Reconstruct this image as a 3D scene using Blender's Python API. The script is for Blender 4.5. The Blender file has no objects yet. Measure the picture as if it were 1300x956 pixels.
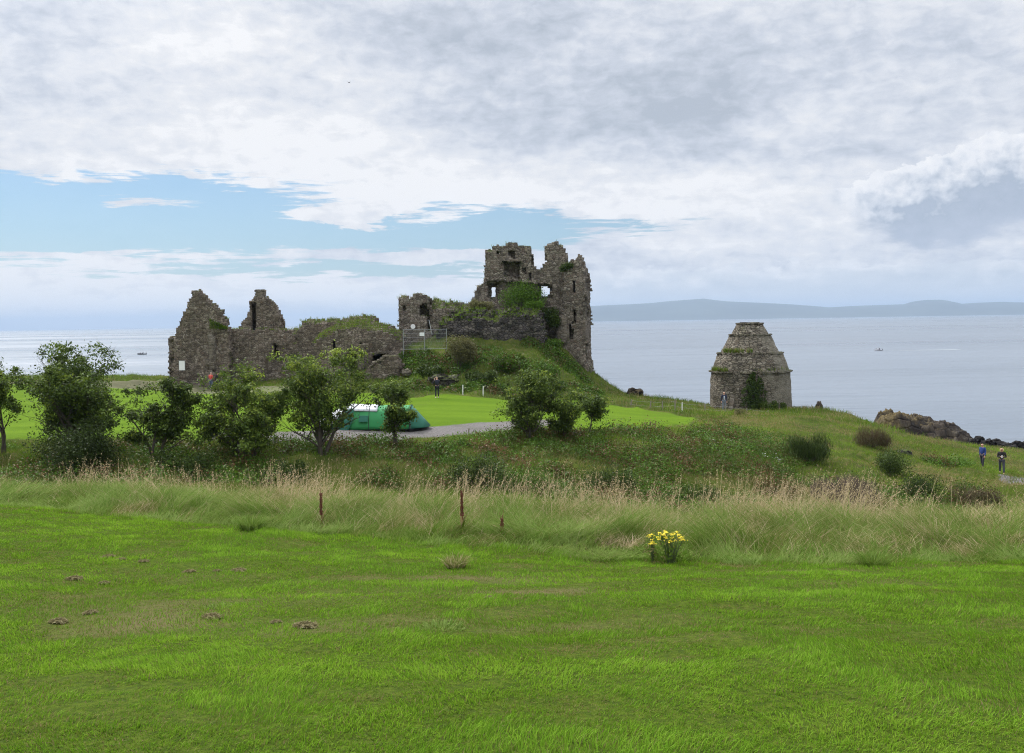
import bpy, math, random
import numpy as np
from mathutils import Vector, Matrix, Euler

random.seed(7)
RNG = np.random.default_rng(7)
PI = math.pi
R = math.radians
scene = bpy.context.scene
COL = scene.collection

# ------------------------------------------------------------------ camera
FPX = 1265.0
CAMZ = 15.0
CX, CY = 650.0, 433.0
pitch = math.atan(24.5 / FPX)
roll = 0.01615
Fv = np.array([0.0, math.cos(pitch), -math.sin(pitch)])
R0 = np.array([1.0, 0, 0]); U0 = np.cross(R0, Fv)
Rv = R0 * math.cos(roll) - U0 * math.sin(roll)
Uv = U0 * math.cos(roll) + R0 * math.sin(roll)
CAM = np.array([0.0, 0.0, CAMZ])

def ray(px, py):
    return Fv + Rv * ((px - CX) / FPX) + Uv * ((CY - py) / FPX)

def at(px, py, Y):
    d = ray(px, py)
    return CAM + d * (Y / d[1])

cam_d = bpy.data.cameras.new('camera')
cam = bpy.data.objects.new('camera', cam_d)
COL.objects.link(cam)
M = Matrix(((Rv[0], Uv[0], -Fv[0], 0), (Rv[1], Uv[1], -Fv[1], 0), (Rv[2], Uv[2], -Fv[2], CAMZ), (0, 0, 0, 1)))
cam.matrix_world = M
cam_d.sensor_fit = 'HORIZONTAL'
cam_d.sensor_width = 36
cam_d.lens = FPX / 1300 * 36
cam_d.shift_y = -45 / 1300
cam_d.clip_start = 0.1
cam_d.clip_end = 120000
scene.camera = cam

# ------------------------------------------------------------------ noise (numpy)
def _h(ix, iy, s):
    n = (ix.astype(np.int64) * 374761393 + iy.astype(np.int64) * 668265263 + s * 1442695041) & 0x7fffffff
    n = ((n ^ (n >> 13)) * 1274126177) & 0x7fffffff
    n = (n ^ (n >> 16)) & 0x7fffffff
    return n / float(0x7fffffff)

def vnoise(x, y, s=0):
    x = np.asarray(x, float); y = np.asarray(y, float)
    ix = np.floor(x); iy = np.floor(y)
    fx = x - ix; fy = y - iy
    fx = fx * fx * (3 - 2 * fx); fy = fy * fy * (3 - 2 * fy)
    a = _h(ix, iy, s); b = _h(ix + 1, iy, s); c = _h(ix, iy + 1, s); d = _h(ix + 1, iy + 1, s)
    return (a * (1 - fx) + b * fx) * (1 - fy) + (c * (1 - fx) + d * fx) * fy

def fbm(x, y, s=0, o=4):
    t = 0; amp = .5; tot = 0
    for k in range(o):
        t = t + amp * vnoise(x * 2 ** k, y * 2 ** k, s + k * 17); tot += amp; amp *= .5
    return t / tot

def sstep(a, b, x):
    t = np.clip((x - a) / (b - a), 0, 1)
    return t * t * (3 - 2 * t)

def in_poly(x, y, poly):
    inside = np.zeros(np.shape(x), bool)
    n = len(poly)
    j = n - 1
    for i in range(n):
        xi, yi = poly[i]; xj, yj = poly[j]
        c = ((yi > y) != (yj > y)) & (x < (xj - xi) * (y - yi) / ((yj - yi) + 1e-12) + xi)
        inside ^= c
        j = i
    return inside

# ------------------------------------------------------------------ helpers
def link(o, parent=None):
    COL.objects.link(o)
    if parent is not None:
        o.parent = parent
    return o

def tag(o, label=None, cat=None, group=None, kind=None):
    if label: o['label'] = label
    if cat: o['category'] = cat
    if group: o['group'] = group
    if kind: o['kind'] = kind
    return o

def empty(name, loc, label, cat, group=None, rz=0):
    o = bpy.data.objects.new(name, None)
    o.empty_display_size = .3
    o.location = [float(v) for v in loc]; o.rotation_euler = (0, 0, rz)
    link(o)
    return tag(o, label, cat, group)

def raw_mesh(name, V, faces_flat, starts, mat, parent=None, smooth=False, attrs=None):
    """fast mesh from arrays"""
    me = bpy.data.meshes.new(name)
    V = np.asarray(V, np.float32)
    ff = np.asarray(faces_flat, np.int32); st = np.asarray(starts, np.int32)
    me.vertices.add(len(V)); me.vertices.foreach_set('co', V.ravel())
    me.loops.add(len(ff)); me.loops.foreach_set('vertex_index', ff)
    me.polygons.add(len(st)); me.polygons.foreach_set('loop_start', st)
    me.update(calc_edges=True)
    if smooth:
        me.polygons.foreach_set('use_smooth', np.ones(len(st), bool))
    if attrs:
        for k, a in attrs.items():
            at_ = me.attributes.new(k, 'FLOAT', 'POINT')
            at_.data.foreach_set('value', np.asarray(a, np.float32))
    if mat: me.materials.append(mat)
    o = bpy.data.objects.new(name, me)
    return link(o, parent)

class MB:
    def __init__(s):
        s.v = []; s.f = []
    def add(s, vs, fs):
        b = len(s.v)
        s.v += [tuple(float(c) for c in v) for v in vs]
        s.f += [tuple(b + i for i in f) for f in fs]
    def box(s, c, d, rz=0, jit=0):
        x, y, z = c; a, b, h = d[0] / 2, d[1] / 2, d[2] / 2
        vs = []
        for sx, sy, sz in ((-1,-1,-1),(1,-1,-1),(1,1,-1),(-1,1,-1),(-1,-1,1),(1,-1,1),(1,1,1),(-1,1,1)):
            px, py = sx * a, sy * b
            vs.append((x + px * math.cos(rz) - py * math.sin(rz) + random.uniform(-jit, jit),
                       y + px * math.sin(rz) + py * math.cos(rz) + random.uniform(-jit, jit), z + sz * h + random.uniform(-jit, jit)))
        s.add(vs, [(0,3,2,1),(4,5,6,7),(0,1,5,4),(1,2,6,5),(2,3,7,6),(3,0,4,7)])
    def tube(s, pts, rad, n=6, cap=True):
        pts = [Vector(p) for p in pts]
        if not hasattr(rad, '__len__'): rad = [rad] * len(pts)
        rings = []
        up = Vector((0, 0, 1))
        for i, p in enumerate(pts):
            t = (pts[min(i + 1, len(pts) - 1)] - pts[max(i - 1, 0)])
            if t.length < 1e-9: t = Vector((0, 0, 1))
            t.normalize()
            ref = up if abs(t.z) < .95 else Vector((1, 0, 0))
            a = t.cross(ref).normalized(); b = t.cross(a)
            rings.append([p + (a * math.cos(2 * PI * k / n) + b * math.sin(2 * PI * k / n)) * rad[i] for k in range(n)])
        base = len(s.v)
        vs = [v for r_ in rings for v in r_]
        fs = []
        for i in range(len(pts) - 1):
            for k in range(n):
                fs.append((i * n + k, i * n + (k + 1) % n, (i + 1) * n + (k + 1) % n, (i + 1) * n + k))
        if cap:
            fs.append(tuple(range(n - 1, -1, -1))); fs.append(tuple((len(pts) - 1) * n + k for k in range(n)))
        s.add(vs, fs)
    def build(s, name, mat, parent=None, smooth=False):
        me = bpy.data.meshes.new(name)
        me.from_pydata(s.v, [], s.f)
        if smooth:
            for p in me.polygons: p.use_smooth = True
        if mat: me.materials.append(mat)
        o = bpy.data.objects.new(name, me)
        return link(o, parent)

# ------------------------------------------------------------------ materials
class NT:
    """tiny helper for node expressions"""
    def __init__(s, tree):
        s.t = tree; s.n = tree.nodes; s.l = tree.links
    def node(s, typ, **kw):
        nd = s.n.new(typ)
        for k, v in kw.items(): setattr(nd, k, v)
        return nd
    def con(s, sock, v):
        if isinstance(v, bpy.types.NodeSocket): s.l.new(v, sock)
        else: sock.default_value = v
    def math(s, op, a, b=None, c=None, clamp=False):
        nd = s.node('ShaderNodeMath', operation=op); nd.use_clamp = clamp
        s.con(nd.inputs[0], a)
        if b is not None: s.con(nd.inputs[1], b)
        if c is not None: s.con(nd.inputs[2], c)
        return nd.outputs[0]
    def mix(s, f, a, b, typ='MIX'):
        nd = s.node('ShaderNodeMix', data_type='RGBA', blend_type=typ)
        s.con(nd.inputs[0], f)
        s.con(nd.inputs[6], a if isinstance(a, bpy.types.NodeSocket) else (*a, 1) if len(a) == 3 else a)
        s.con(nd.inputs[7], b if isinstance(b, bpy.types.NodeSocket) else (*b, 1) if len(b) == 3 else b)
        return nd.outputs[2]
    def ramp(s, f, stops, interp='LINEAR'):
        nd = s.node('ShaderNodeValToRGB')
        cr = nd.color_ramp; cr.interpolation = interp
        while len(cr.elements) < len(stops): cr.elements.new(.5)
        for e, (p, c) in zip(cr.elements, stops):
            e.position = p
            e.color = (c, c, c, 1) if not hasattr(c, '__len__') else (*c, 1)
        s.con(nd.inputs[0], f)
        return nd.outputs[0]
    def noise(s, vec, scale, detail=4, rough=.55, dist=0, col=False):
        nd = s.node('ShaderNodeTexNoise')
        if vec is not None: s.l.new(vec, nd.inputs['Vector'])
        nd.inputs['Scale'].default_value = scale; nd.inputs['Detail'].default_value = detail
        nd.inputs['Roughness'].default_value = rough; nd.inputs['Distortion'].default_value = dist
        return nd.outputs[1 if col else 0]
    def mapr(s, v, a, b, c=0, d=1, smooth=True):
        nd = s.node('ShaderNodeMapRange', interpolation_type='SMOOTHSTEP' if smooth else 'LINEAR')
        s.con(nd.inputs[0], v)
        for i, q in enumerate((a, b, c, d)): nd.inputs[i + 1].default_value = q
        return nd.outputs[0]
    def vscale(s, vec, sc):
        nd = s.node('ShaderNodeMapping'); s.l.new(vec, nd.inputs[0]); nd.inputs['Scale'].default_value = sc
        return nd.outputs[0]

def new_mat(name):
    m = bpy.data.materials.new(name); m.use_nodes = True
    t = NT(m.node_tree)
    bs = m.node_tree.nodes['Principled BSDF']
    return m, t, bs

def simple(name, col, rough=.7, var=.15, scale=8, metal=0):
    m, t, bs = new_mat(name)
    tc = t.node('ShaderNodeTexCoord').outputs['Object']
    n = t.noise(tc, scale, 4)
    c1 = tuple(max(0, c * (1 - var)) for c in col); c2 = tuple(min(1, c * (1 + var)) for c in col)
    t.l.new(t.mix(n, c1, c2), bs.inputs['Base Color'])
    bs.inputs['Roughness'].default_value = rough
    bs.inputs['Metallic'].default_value = metal
    return m

def foliage(name, stops, trans=.3, rough=.6, noise_amt=.25, spec=.12):
    """colour from per-vertex 'tint' attribute + world noise"""
    m, t, bs = new_mat(name)
    a = t.node('ShaderNodeAttribute', attribute_name='tint').outputs['Fac']
    col = t.ramp(a, stops)
    bs.inputs['Roughness'].default_value = rough
    bs.inputs['Specular IOR Level'].default_value = spec
    t.l.new(col, bs.inputs['Base Color'])
    tr = t.node('ShaderNodeBsdfTranslucent')
    hs = t.node('ShaderNodeHueSaturation'); hs.inputs['Value'].default_value = 1.15; hs.inputs['Hue'].default_value = .49
    t.l.new(col, hs.inputs['Color']); t.l.new(hs.outputs[0], tr.inputs['Color'])
    mx = t.node('ShaderNodeMixShader'); mx.inputs[0].default_value = trans
    t.l.new(bs.outputs[0], mx.inputs[1]); t.l.new(tr.outputs[0], mx.inputs[2])
    t.l.new(mx.outputs[0], m.node_tree.nodes['Material Output'].inputs['Surface'])
    return m

def stone_mat(name, tones, cell=(3.2, 3.2, 5.5), mortar=(.07, .06, .05), moss=.5, big=.35, bump=.6, plaster=None, mortar_w=.09):
    m, t, bs = new_mat(name)
    tc = t.node('ShaderNodeTexCoord').outputs['Object']
    # wobble coordinates
    nz = t.noise(tc, 1.7, 3, col=True)
    vadd = t.node('ShaderNodeVectorMath', operation='MULTIPLY_ADD')
    t.l.new(nz, vadd.inputs[0]); vadd.inputs[1].default_value = (.3, .3, .22); t.l.new(tc, vadd.inputs[2])
    mp = t.vscale(vadd.outputs[0], cell)
    vo = t.node('ShaderNodeTexVoronoi', feature='F1'); t.l.new(mp, vo.inputs['Vector']); vo.inputs['Scale'].default_value = 1
    vo.inputs['Randomness'].default_value = .75
    ve = t.node('ShaderNodeTexVoronoi', feature='DISTANCE_TO_EDGE'); t.l.new(mp, ve.inputs['Vector']); ve.inputs['Scale'].default_value = 1
    ve.inputs['Randomness'].default_value = .75
    sep = t.node('ShaderNodeSeparateColor'); t.l.new(vo.outputs['Color'], sep.inputs[0])
    stops = [(i / (len(tones) - 1), c) for i, c in enumerate(tones)]
    col = t.ramp(sep.outputs[0], stops)
    fine = t.noise(tc, 14, 5, .7)
    col = t.mix(t.mapr(fine, .3, .7), col, t.mix(1.0, col, (.45, .45, .45), 'MULTIPLY'))
    # weather stains of a real old wall
    st = t.noise(t.vscale(tc, (1, 1, .45)), .55, 5, .65)
    col = t.mix(t.math('MULTIPLY', t.mapr(st, .45, .68), big), col, (.030, .027, .023))
    st2 = t.noise(tc, .8, 5, .7)
    col = t.mix(t.math('MULTIPLY', t.mapr(st2, .56, .74), .45), col, (.23, .21, .165))
    ed = t.mapr(ve.outputs[0], .0, mortar_w)
    col = t.mix(ed, mortar, col)
    if plaster:
        pn = t.noise(tc, .5, 5, .7)
        sx = t.node('ShaderNodeSeparateXYZ'); t.l.new(tc, sx.inputs[0])
        pm = t.mapr(t.math('ADD', t.math('MULTIPLY', sx.outputs[0], .13), pn), .58, .72)
        col = t.mix(t.math('MULTIPLY', pm, .8), col, t.ramp(t.noise(tc, 2.2, 6, .7), [(.3, (.12, .11, .085)), (.7, (.27, .245, .195))]))
    if moss > 0:
        ge = t.node('ShaderNodeNewGeometry')
        sn = t.node('ShaderNodeSeparateXYZ'); t.l.new(ge.outputs['Normal'], sn.inputs[0])
        mn = t.noise(tc, 1.3, 4)
        mf = t.mapr(t.math('ADD', sn.outputs[2], t.math('MULTIPLY', t.math('SUBTRACT', mn, .5), 1.2)), .55, .9)
        col = t.mix(t.math('MULTIPLY', mf, moss), col, t.ramp(t.noise(tc, 5, 4), [(.3, (.045, .07, .012)), (.7, (.11, .13, .03))]))
        lich = t.noise(tc, 3.2, 6, .75)
        col = t.mix(t.math('MULTIPLY', t.mapr(lich, .6, .72), moss * .5), col, (.12, .115, .04))
    t.l.new(col, bs.inputs['Base Color'])
    bs.inputs['Roughness'].default_value = .95
    bs.inputs['Specular IOR Level'].default_value = .15
    hgt = t.math('ADD', t.math('MULTIPLY', t.mapr(ve.outputs[0], 0, .18), .6), t.math('MULTIPLY', sep.outputs[1], .5))
    hgt = t.math('ADD', hgt, t.math('MULTIPLY', fine, .3))
    bp = t.node('ShaderNodeBump'); bp.inputs['Strength'].default_value = bump; bp.inputs['Distance'].default_value = .14
    t.l.new(hgt, bp.inputs['Height']); t.l.new(bp.outputs[0], bs.inputs['Normal'])
    return m

MAT = {}
MAT['range_stone'] = stone_mat('rubble_brown', [(0.125, 0.1, 0.078), (0.234, 0.188, 0.146), (0.331, 0.279, 0.222), (0.194, 0.146, 0.112), (0.433, 0.376, 0.302)], big=.5, moss=.6)
MAT['keep_stone'] = stone_mat('rubble_keep', [(0.137, 0.116, 0.091), (0.251, 0.217, 0.171), (0.365, 0.319, 0.257), (0.205, 0.154, 0.12), (0.456, 0.405, 0.331)], big=.45, moss=.5)
MAT['doocot_stone'] = stone_mat('rubble_doocot', [(.13, .11, .085), (.25, .215, .165), (.34, .30, .235), (.19, .155, .118), (.42, .375, .30)],
                                cell=(2.6, 2.6, 6.0), mortar=(.045, .04, .032), moss=.5, big=.35, plaster=True, mortar_w=.13)
MAT['quoin'] = stone_mat('dressed_stone', [(.18, .15, .12), (.27, .235, .19), (.22, .18, .14)], cell=(1.4, 1.4, 3.4), moss=.4, big=.35, mortar_w=.05)
MAT['crag'] = stone_mat('dark_crag', [(0.068, 0.063, 0.059), (0.137, 0.123, 0.112), (0.205, 0.182, 0.154), (0.103, 0.091, 0.089)], cell=(2.9, 2.9, 4.2), mortar=(.03, .027, .024), moss=.85, big=.6, bump=1.0, mortar_w=.07)
MAT['shore_rock'] = stone_mat('shore_rock', [(.035, .03, .027), (.07, .056, .045), (.10, .082, .062), (.05, .042, .036)], cell=(.9, .9, 1.3), mortar=(.022, .018, .016), moss=0, big=.45, bump=1.0)
MAT['shore_dark'] = stone_mat('shore_rock_dark', [(.018, .017, .017), (.035, .032, .03), (.055, .05, .045)], cell=(1.2, 1.2, 1.6), mortar=(.01, .01, .01), moss=0, big=.3, bump=1.0)
MAT['black_void'] = simple('dark_earth', (.02, .018, .015), .95)
MAT['bark'] = simple('bark', (.075, .062, .048), .9, .4, 12)
MAT['wood'] = simple('weathered_wood', (.21, .185, .15), .9, .3, 20)
MAT['steel'] = simple('galvanised_steel', (.27, .28, .28), .5, .15, 10, .35)
MAT['white_paint'] = simple('white_paint', (.78, .79, .78), .5, .04)
MAT['stake_white'] = simple('pale_stake', (.62, .62, .56), .7, .1)

# lichen topping for shore rock
def rock_with_lichen():
    m = MAT['shore_rock']; nt = m.node_tree
    t = NT(nt); bs = nt.nodes['Principled BSDF']
    old = bs.inputs['Base Color'].links[0].from_socket
    ge = t.node('ShaderNodeNewGeometry'); sn = t.node('ShaderNodeSeparateXYZ'); t.l.new(ge.outputs['Normal'], sn.inputs[0])
    tc = t.node('ShaderNodeTexCoord').outputs['Object']
    sx = t.node('ShaderNodeSeparateXYZ'); t.l.new(tc, sx.inputs[0])
    n = t.noise(tc, .6, 5, .7)
    f = t.mapr(t.math('ADD', t.math('MULTIPLY', sn.outputs[2], .5), t.math('ADD', t.math('MULTIPLY', sx.outputs[0], -.06), n)), .74, 1.1)
    c = t.mix(t.math('MULTIPLY', f, .85), old, t.ramp(t.noise(tc, 3, 4), [(.3, (.085, .066, .03)), (.7, (.145, .11, .045))]))
    t.l.new(c, bs.inputs['Base Color'])
rock_with_lichen()

G_LAWN = [(0, (.26, .21, .10)), (.2, (.12, .14, .028)), (.45, (.088, .188, .013)), (.72, (.135, .275, .017)), (1, (.22, .375, .036))]
G_TALL = [(0, (.50, .41, .26)), (.16, (.34, .28, .14)), (.35, (.18, .195, .055)), (.6, (.10, .165, .026)), (.85, (.105, .195, .024)), (1, (.20, .28, .07))]
G_BANK = [(0, (.34, .26, .14)), (.2, (.19, .165, .06)), (.45, (.088, .140, .018)), (.7, (.090, .175, .014)), (1, (.19, .28, .035))]
MAT['lawn_blade'] = foliage('lawn_blades', G_LAWN, .35, .8, spec=.04)
MAT['tall_blade'] = foliage('tall_grass_blades', G_TALL, .35, .8, spec=.04)
MAT['bank_blade'] = foliage('bank_grass_blades', G_BANK, .3, .8, spec=.04)
MAT['leaf_tree'] = foliage('tree_leaves', [(0, (.042, .065, .016)), (.5, (.080, .130, .020)), (.8, (.14, .20, .028)), (1, (.26, .33, .05))], .28, .6, spec=.14)
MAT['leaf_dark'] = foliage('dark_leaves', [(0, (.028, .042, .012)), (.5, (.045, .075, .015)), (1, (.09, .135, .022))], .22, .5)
MAT['leaf_bramble'] = foliage('bramble_leaves', [(0, (.15, .085, .04)), (.2, (.085, .085, .022)), (.5, (.052, .115, .014)), (1, (.11, .205, .022))], .25, .5)
MAT['leaf_gorse'] = foliage('gorse_leaves', [(0, (.085, .055, .035)), (.5, (.10, .095, .04)), (1, (.16, .16, .06))], .25, .6)
MAT['leaf_heath'] = foliage('faded_stalks', [(0, (.085, .06, .05)), (.5, (.13, .10, .08)), (1, (.10, .12, .05))], .25, .7)
MAT['flower_yellow'] = simple('ragwort_yellow', (.74, .60, .01), .6, .1)
MAT['dock'] = simple('dock_red_brown', (.17, .055, .03), .8, .3, 20)
MAT['hay'] = foliage('dry_clippings', [(0, (.15, .13, .065)), (.5, (.24, .21, .10)), (1, (.34, .31, .17))], .15, .9)

# ------------------------------------------------------------------ terrain
def edge_x(px, Y): return (px - CX) / FPX * Y

CTRL = []
def cp(px, py, Y): p = at(px, py, Y); CTRL.append((p[0], p[1], p[2]))
def cw(x, y, drop): CTRL.append((x, y, CAMZ - drop))
# near field
for x in (-30, -15, -6, 0, 6, 15, 30):
    cw(x, -20, 1.0); cw(x, 0, 1.55)
for px in (100, 650, 1200): cp(px, 956, 4.2)
for px in (-400, 150, 650, 1150, 1700): cp(px, 773 - (px - 650) * .0161, 8.2)
# mown edge
MOWN = [(-500, 630, 22), (-200, 637, 19), (0, 643, 17), (100, 651, 16.2), (200, 662, 15.4), (300, 672, 14.6), (450, 687, 13.9), (600, 698, 13.2), (800, 711, 12.4), (900, 714, 12.2), (1100, 715, 12), (1300, 714, 12), (1600, 708, 12), (1900, 700, 12.4)]
for p in MOWN: cp(*p)
MX = np.array([at(*p)[0] for p in MOWN]); MY = np.array([p[2] for p in MOWN])
_o = np.argsort(MX); MX = MX[_o]; MY = MY[_o]
def mown_edge(x): return np.interp(x, MX, MY)
# back of the tall strip, then falling away
for px in (-500, -200, 0, 200, 400, 600, 800, 1000, 1200, 1500, 1800):
    Y = mown_edge((px - CX) / FPX * 14) + 6
    x = (px - CX) / FPX * Y
    cw(x, Y, 3.95)
for X, Y, d in ((-14, 27, 4.9), (-5, 26, 5.3), (3, 25, 5.4), (12, 25, 5.6), (20, 27, 5.9), (-22, 30, 5.2),
                (-20, 38, 6.35), (-11, 37, 6.6), (-4, 35, 7.3), (4, 35, 7.7), (12, 37, 8.4), (21, 40, 9.4), (30, 40, 10.2), (-35, 38, 6.1)):
    cw(X, Y, d)
# far side of the dip
for p in ((-300, 600, 42), (0, 598, 43), (100, 600, 43), (200, 605, 42.5), (300, 612, 42), (450, 625, 41.5), (600, 641, 41), (750, 650, 42), (900, 656, 43.5), (1050, 658, 46), (1200, 660, 48), (1300, 658, 50), (1500, 640, 55),
          (0, 560, 51), (100, 562, 50), (200, 560, 50), (300, 562, 50), (400, 562, 51), (500, 563, 52.5), (600, 556, 54), (680, 548, 57), (780, 549, 58), (860, 540, 64), (920, 531, 74), (1003, 527, 80),
          (1050, 531, 76), (1070, 537, 76), (1110, 556, 72), (1150, 569, 70), (1190, 577, 69), (1230, 584, 68), (1300, 590, 68), (1450, 598, 70),
          (700, 595, 49), (900, 590, 54), (1000, 575, 60), (1100, 595, 57), (1200, 615, 56), (1285, 612, 61), (1250, 601, 64),
          # far lawn
          (-300, 555, 55), (100, 530, 63), (300, 525, 65), (500, 525, 65), (640, 520, 70), (780, 528, 71), (850, 529, 76),
          (0, 500, 86), (150, 500, 86), (300, 500, 86), (450, 500, 84), (555, 504, 79), (640, 506, 80), (740, 512, 80), (-400, 500, 88),
          (0, 482, 106), (120, 482, 106), (240, 492, 99), (-400, 484, 105), (350, 490, 96),
          # castle mound
          (510, 480, 88), (600, 492, 84), (700, 497, 85), (530, 450, 92), (570, 448, 92), (620, 442, 93), (680, 442, 94), (600, 470, 88), (680, 470, 89),
          (705, 445, 96), (728, 462, 96), (750, 480, 96), (772, 497, 95), (800, 504, 94), (835, 507, 93), (870, 511, 92), (905, 516, 91),
          (930, 521, 89), (955, 521, 88), (1000, 519, 87), (1035, 519, 86), (1066, 528, 82)):
    cp(*p)
for X, Y, d in ((-6, 100, 0.5), (0, 101, 0.3), (5, 101, 2.5), (-12, 100, 2.0), (-22, 100, 5.4), (-3, 108, 1.5), (8, 106, 8), (-60, 125, 6), (-100, 125, 6), (-100, 80, 6), (-100, 50, 6), (-60, 30, 5),
                (-10, 125, 7), (20, 110, 10), (40, 100, 12), (60, 80, 12), (70, 60, 12), (60, 45, 11), (60, 20, 5)):
    cw(X, Y, d)
CT = np.array(CTRL)

def tps_fit(P, z, lam=.4):
    n = len(P)
    d2 = ((P[:, None] - P[None]) ** 2).sum(-1)
    K = .5 * d2 * np.log(d2 + 1e-9)
    A = np.zeros((n + 3, n + 3)); A[:n, :n] = K + lam * np.eye(n)
    A[:n, n] = 1; A[:n, n + 1:] = P; A[n, :n] = 1; A[n + 1:, :n] = P.T
    return np.linalg.solve(A, np.concatenate([z, np.zeros(3)]))
WT = tps_fit(CT[:, :2], CT[:, 2])

COAST = [(-2500, 135), (-400, 132), (215, 122), (500, 120), (700, 112), (760, 104), (800, 100), (905, 100), (1003, 97), (1040, 91), (1066, 86), (1110, 80), (1150, 77), (1230, 75), (1300, 75), (1400, 73), (1600, 66), (2200, 52), (3200, 40)]
CXx = np.array([(p[0] - CX) / FPX * p[1] for p in COAST]); CYy = np.array([p[1] for p in COAST], float)

GX0, GX1, GY0, GY1, GS = -120.0, 84.0, -30.0, 150.0, .4
gx = np.arange(GX0, GX1 + GS, GS); gy = np.arange(GY0, GY1 + GS, GS)
XX, YY = np.meshgrid(gx, gy)
P = np.stack([XX.ravel(), YY.ravel()], 1)
ZZ = np.zeros(len(P))
for i in range(0, len(P), 20000):
    q = P[i:i + 20000]
    d2 = ((q[:, None] - CT[None, :, :2]) ** 2).sum(-1)
    ZZ[i:i + 20000] = (.5 * d2 * np.log(d2 + 1e-9)) @ WT[:-3] + WT[-3] + q @ WT[-2:]
ZZ = ZZ.reshape(XX.shape)
ZB = ZZ.copy()

def sample(G, x, y):
    fx = np.clip((np.asarray(x, float) - GX0) / GS, 0, G.shape[1] - 1.001); fy = np.clip((np.asarray(y, float) - GY0) / GS, 0, G.shape[0] - 1.001)
    ix = fx.astype(int); iy = fy.astype(int); fx = fx - ix; fy = fy - iy
    return (G[iy, ix] * (1 - fx) + G[iy, ix + 1] * fx) * (1 - fy) + (G[iy + 1, ix] * (1 - fx) + G[iy + 1, ix + 1] * fx) * fy

def hit(px, py, y0=5, y1=140):
    d = ray(px, py)
    Ys = np.arange(y0, y1, .05)
    pts = CAM[None] + d[None] * (Ys / d[1])[:, None]
    h = sample(ZZ, pts[:, 0], pts[:, 1])
    k = np.argmax(pts[:, 2] <= h)
    if pts[k, 2] > h[k]: k = len(Ys) - 1
    return pts[k]
def H(x, y): return float(sample(ZZ, x, y))

# regions (world space)
def poly_hit(pts): return [tuple(hit(*p, y0=30)[:2]) for p in pts]
LAWN = poly_hit([(-300, 556), (-50, 557), (100, 556), (250, 556), (400, 556), (500, 556), (640, 549), (700, 544), (780, 545), (830, 543), (875, 537), (884, 531), (850, 524), (800, 518), (745, 511), (690, 509), (640, 506), (590, 504), (560, 503), (520, 505), (470, 500), (400, 495), (340, 494), (280, 499), (240, 496), (100, 490), (0, 487), (-300, 488)])
PATH = poly_hit([(255, 551), (300, 549), (400, 547), (470, 545), (560, 541), (600, 537), (640, 534), (690, 531), (715, 534), (690, 541), (640, 546), (590, 551), (540, 555), (470, 559), (380, 562), (300, 562), (262, 557)])
TRACK = poly_hit([(-300, 484), (40, 483), (100, 484), (225, 487), (285, 495), (400, 494), (400, 497), (280, 501), (200, 496), (100, 491), (20, 488), (-300, 490)])
FOOT = poly_hit([(1268, 606), (1310, 612), (1350, 618), (1350, 626), (1300, 623), (1268, 612)]) 
yc = np.interp(XX, CXx, CYy)
wobx = fbm(XX * .25, YY * .25, 90, 3) - .5; woby = fbm(XX * .25, YY * .25, 91, 3) - .5
lawn_m = in_poly(XX + wobx * 1.2, YY + woby * 1.6, LAWN).astype(float)
path_m = in_poly(XX + wobx * .6, YY + woby * .6, PATH).astype(float)
track_m = in_poly(XX + wobx, YY + woby * 1.5, TRACK).astype(float)
foot_m = in_poly(XX, YY, FOOT).astype(float)
def blur(a, n=1):
    for _ in range(n):
        a = (a + np.roll(a, 1, 0) + np.roll(a, -1, 0) + np.roll(a, 1, 1) + np.roll(a, -1, 1)) / 5
    return a
lawn_b = blur(lawn_m, 4); path_b = blur(path_m, 1); track_b = blur(track_m, 2)
near_m = sstep(.6, -.2, YY - mown_edge(XX))           # mown foreground
# bumps: small on lawns, strong on rough ground
rough = (1 - lawn_b) * (1 - path_b) * (1 - near_m)
far_w = sstep(30, 42, YY)
lump = (fbm(XX * .35, YY * .35, 3, 4) - .5) * 1.1 + (fbm(XX * 1.1, YY * 1.1, 5, 3) - .5) * .45
ZZ = ZZ + rough * far_w * lump * 1.0 * (1 - .75 * sstep(62, 68, YY) * sstep(10, 18, XX)) + rough * (1 - far_w) * (fbm(XX * .7, YY * .7, 8, 3) - .5) * .3
ZZ = ZZ + near_m * ((fbm(XX * .35, YY * .7, 11, 4) - .5) * .16 + (fbm(XX * 1.7, YY * 2.2, 12, 2) - .5) * .05)
ZZ = ZZ + lawn_b * (fbm(XX * .1, YY * .1, 13, 3) - .5) * .25
# coast: fall to below the sea
yc_n = yc + (fbm(XX * .12, XX * 0, 21, 4) - .5) * 5
s = sstep(0, 9, YY - yc_n)
ZZ = ZZ * (1 - s) + (-3.0) * s
rock_m = sstep(.18, .5, s + (fbm(XX * .4, YY * .4, 23, 3) - .5) * .3)
# bare / dry patches on the mown field
bare = np.zeros_like(ZZ)
for (px, py, rx, ry, a) in ((185, 790, .55, .45, 1), (150, 775, .9, .3, .55), (235, 735, .8, .2, .35), (395, 800, .5, .3, .5), (270, 790, .35, .15, .8), (600, 735, 1.2, .3, .7), (680, 752, .7, .25, .8), (510, 750, .5, .2, .5),
                            (1000, 727, 1.1, .18, .7), (1090, 740, .6, .12, .5), (470, 795, .7, .3, .5), (700, 800, .6, .2, .4), (100, 760, .8, .3, .4), (1050, 715, .5, .1, .4), (760, 720, .4, .1, .4), (330, 760, 1.5, .5, .3), (830, 790, .4, .2, .35)):
    c = hit(px, py, y0=3.5)
    bare = np.maximum(bare, a * np.exp(-(((XX - c[0]) / rx) ** 2 + ((YY - c[1]) / ry) ** 2)))
bare *= near_m

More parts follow.
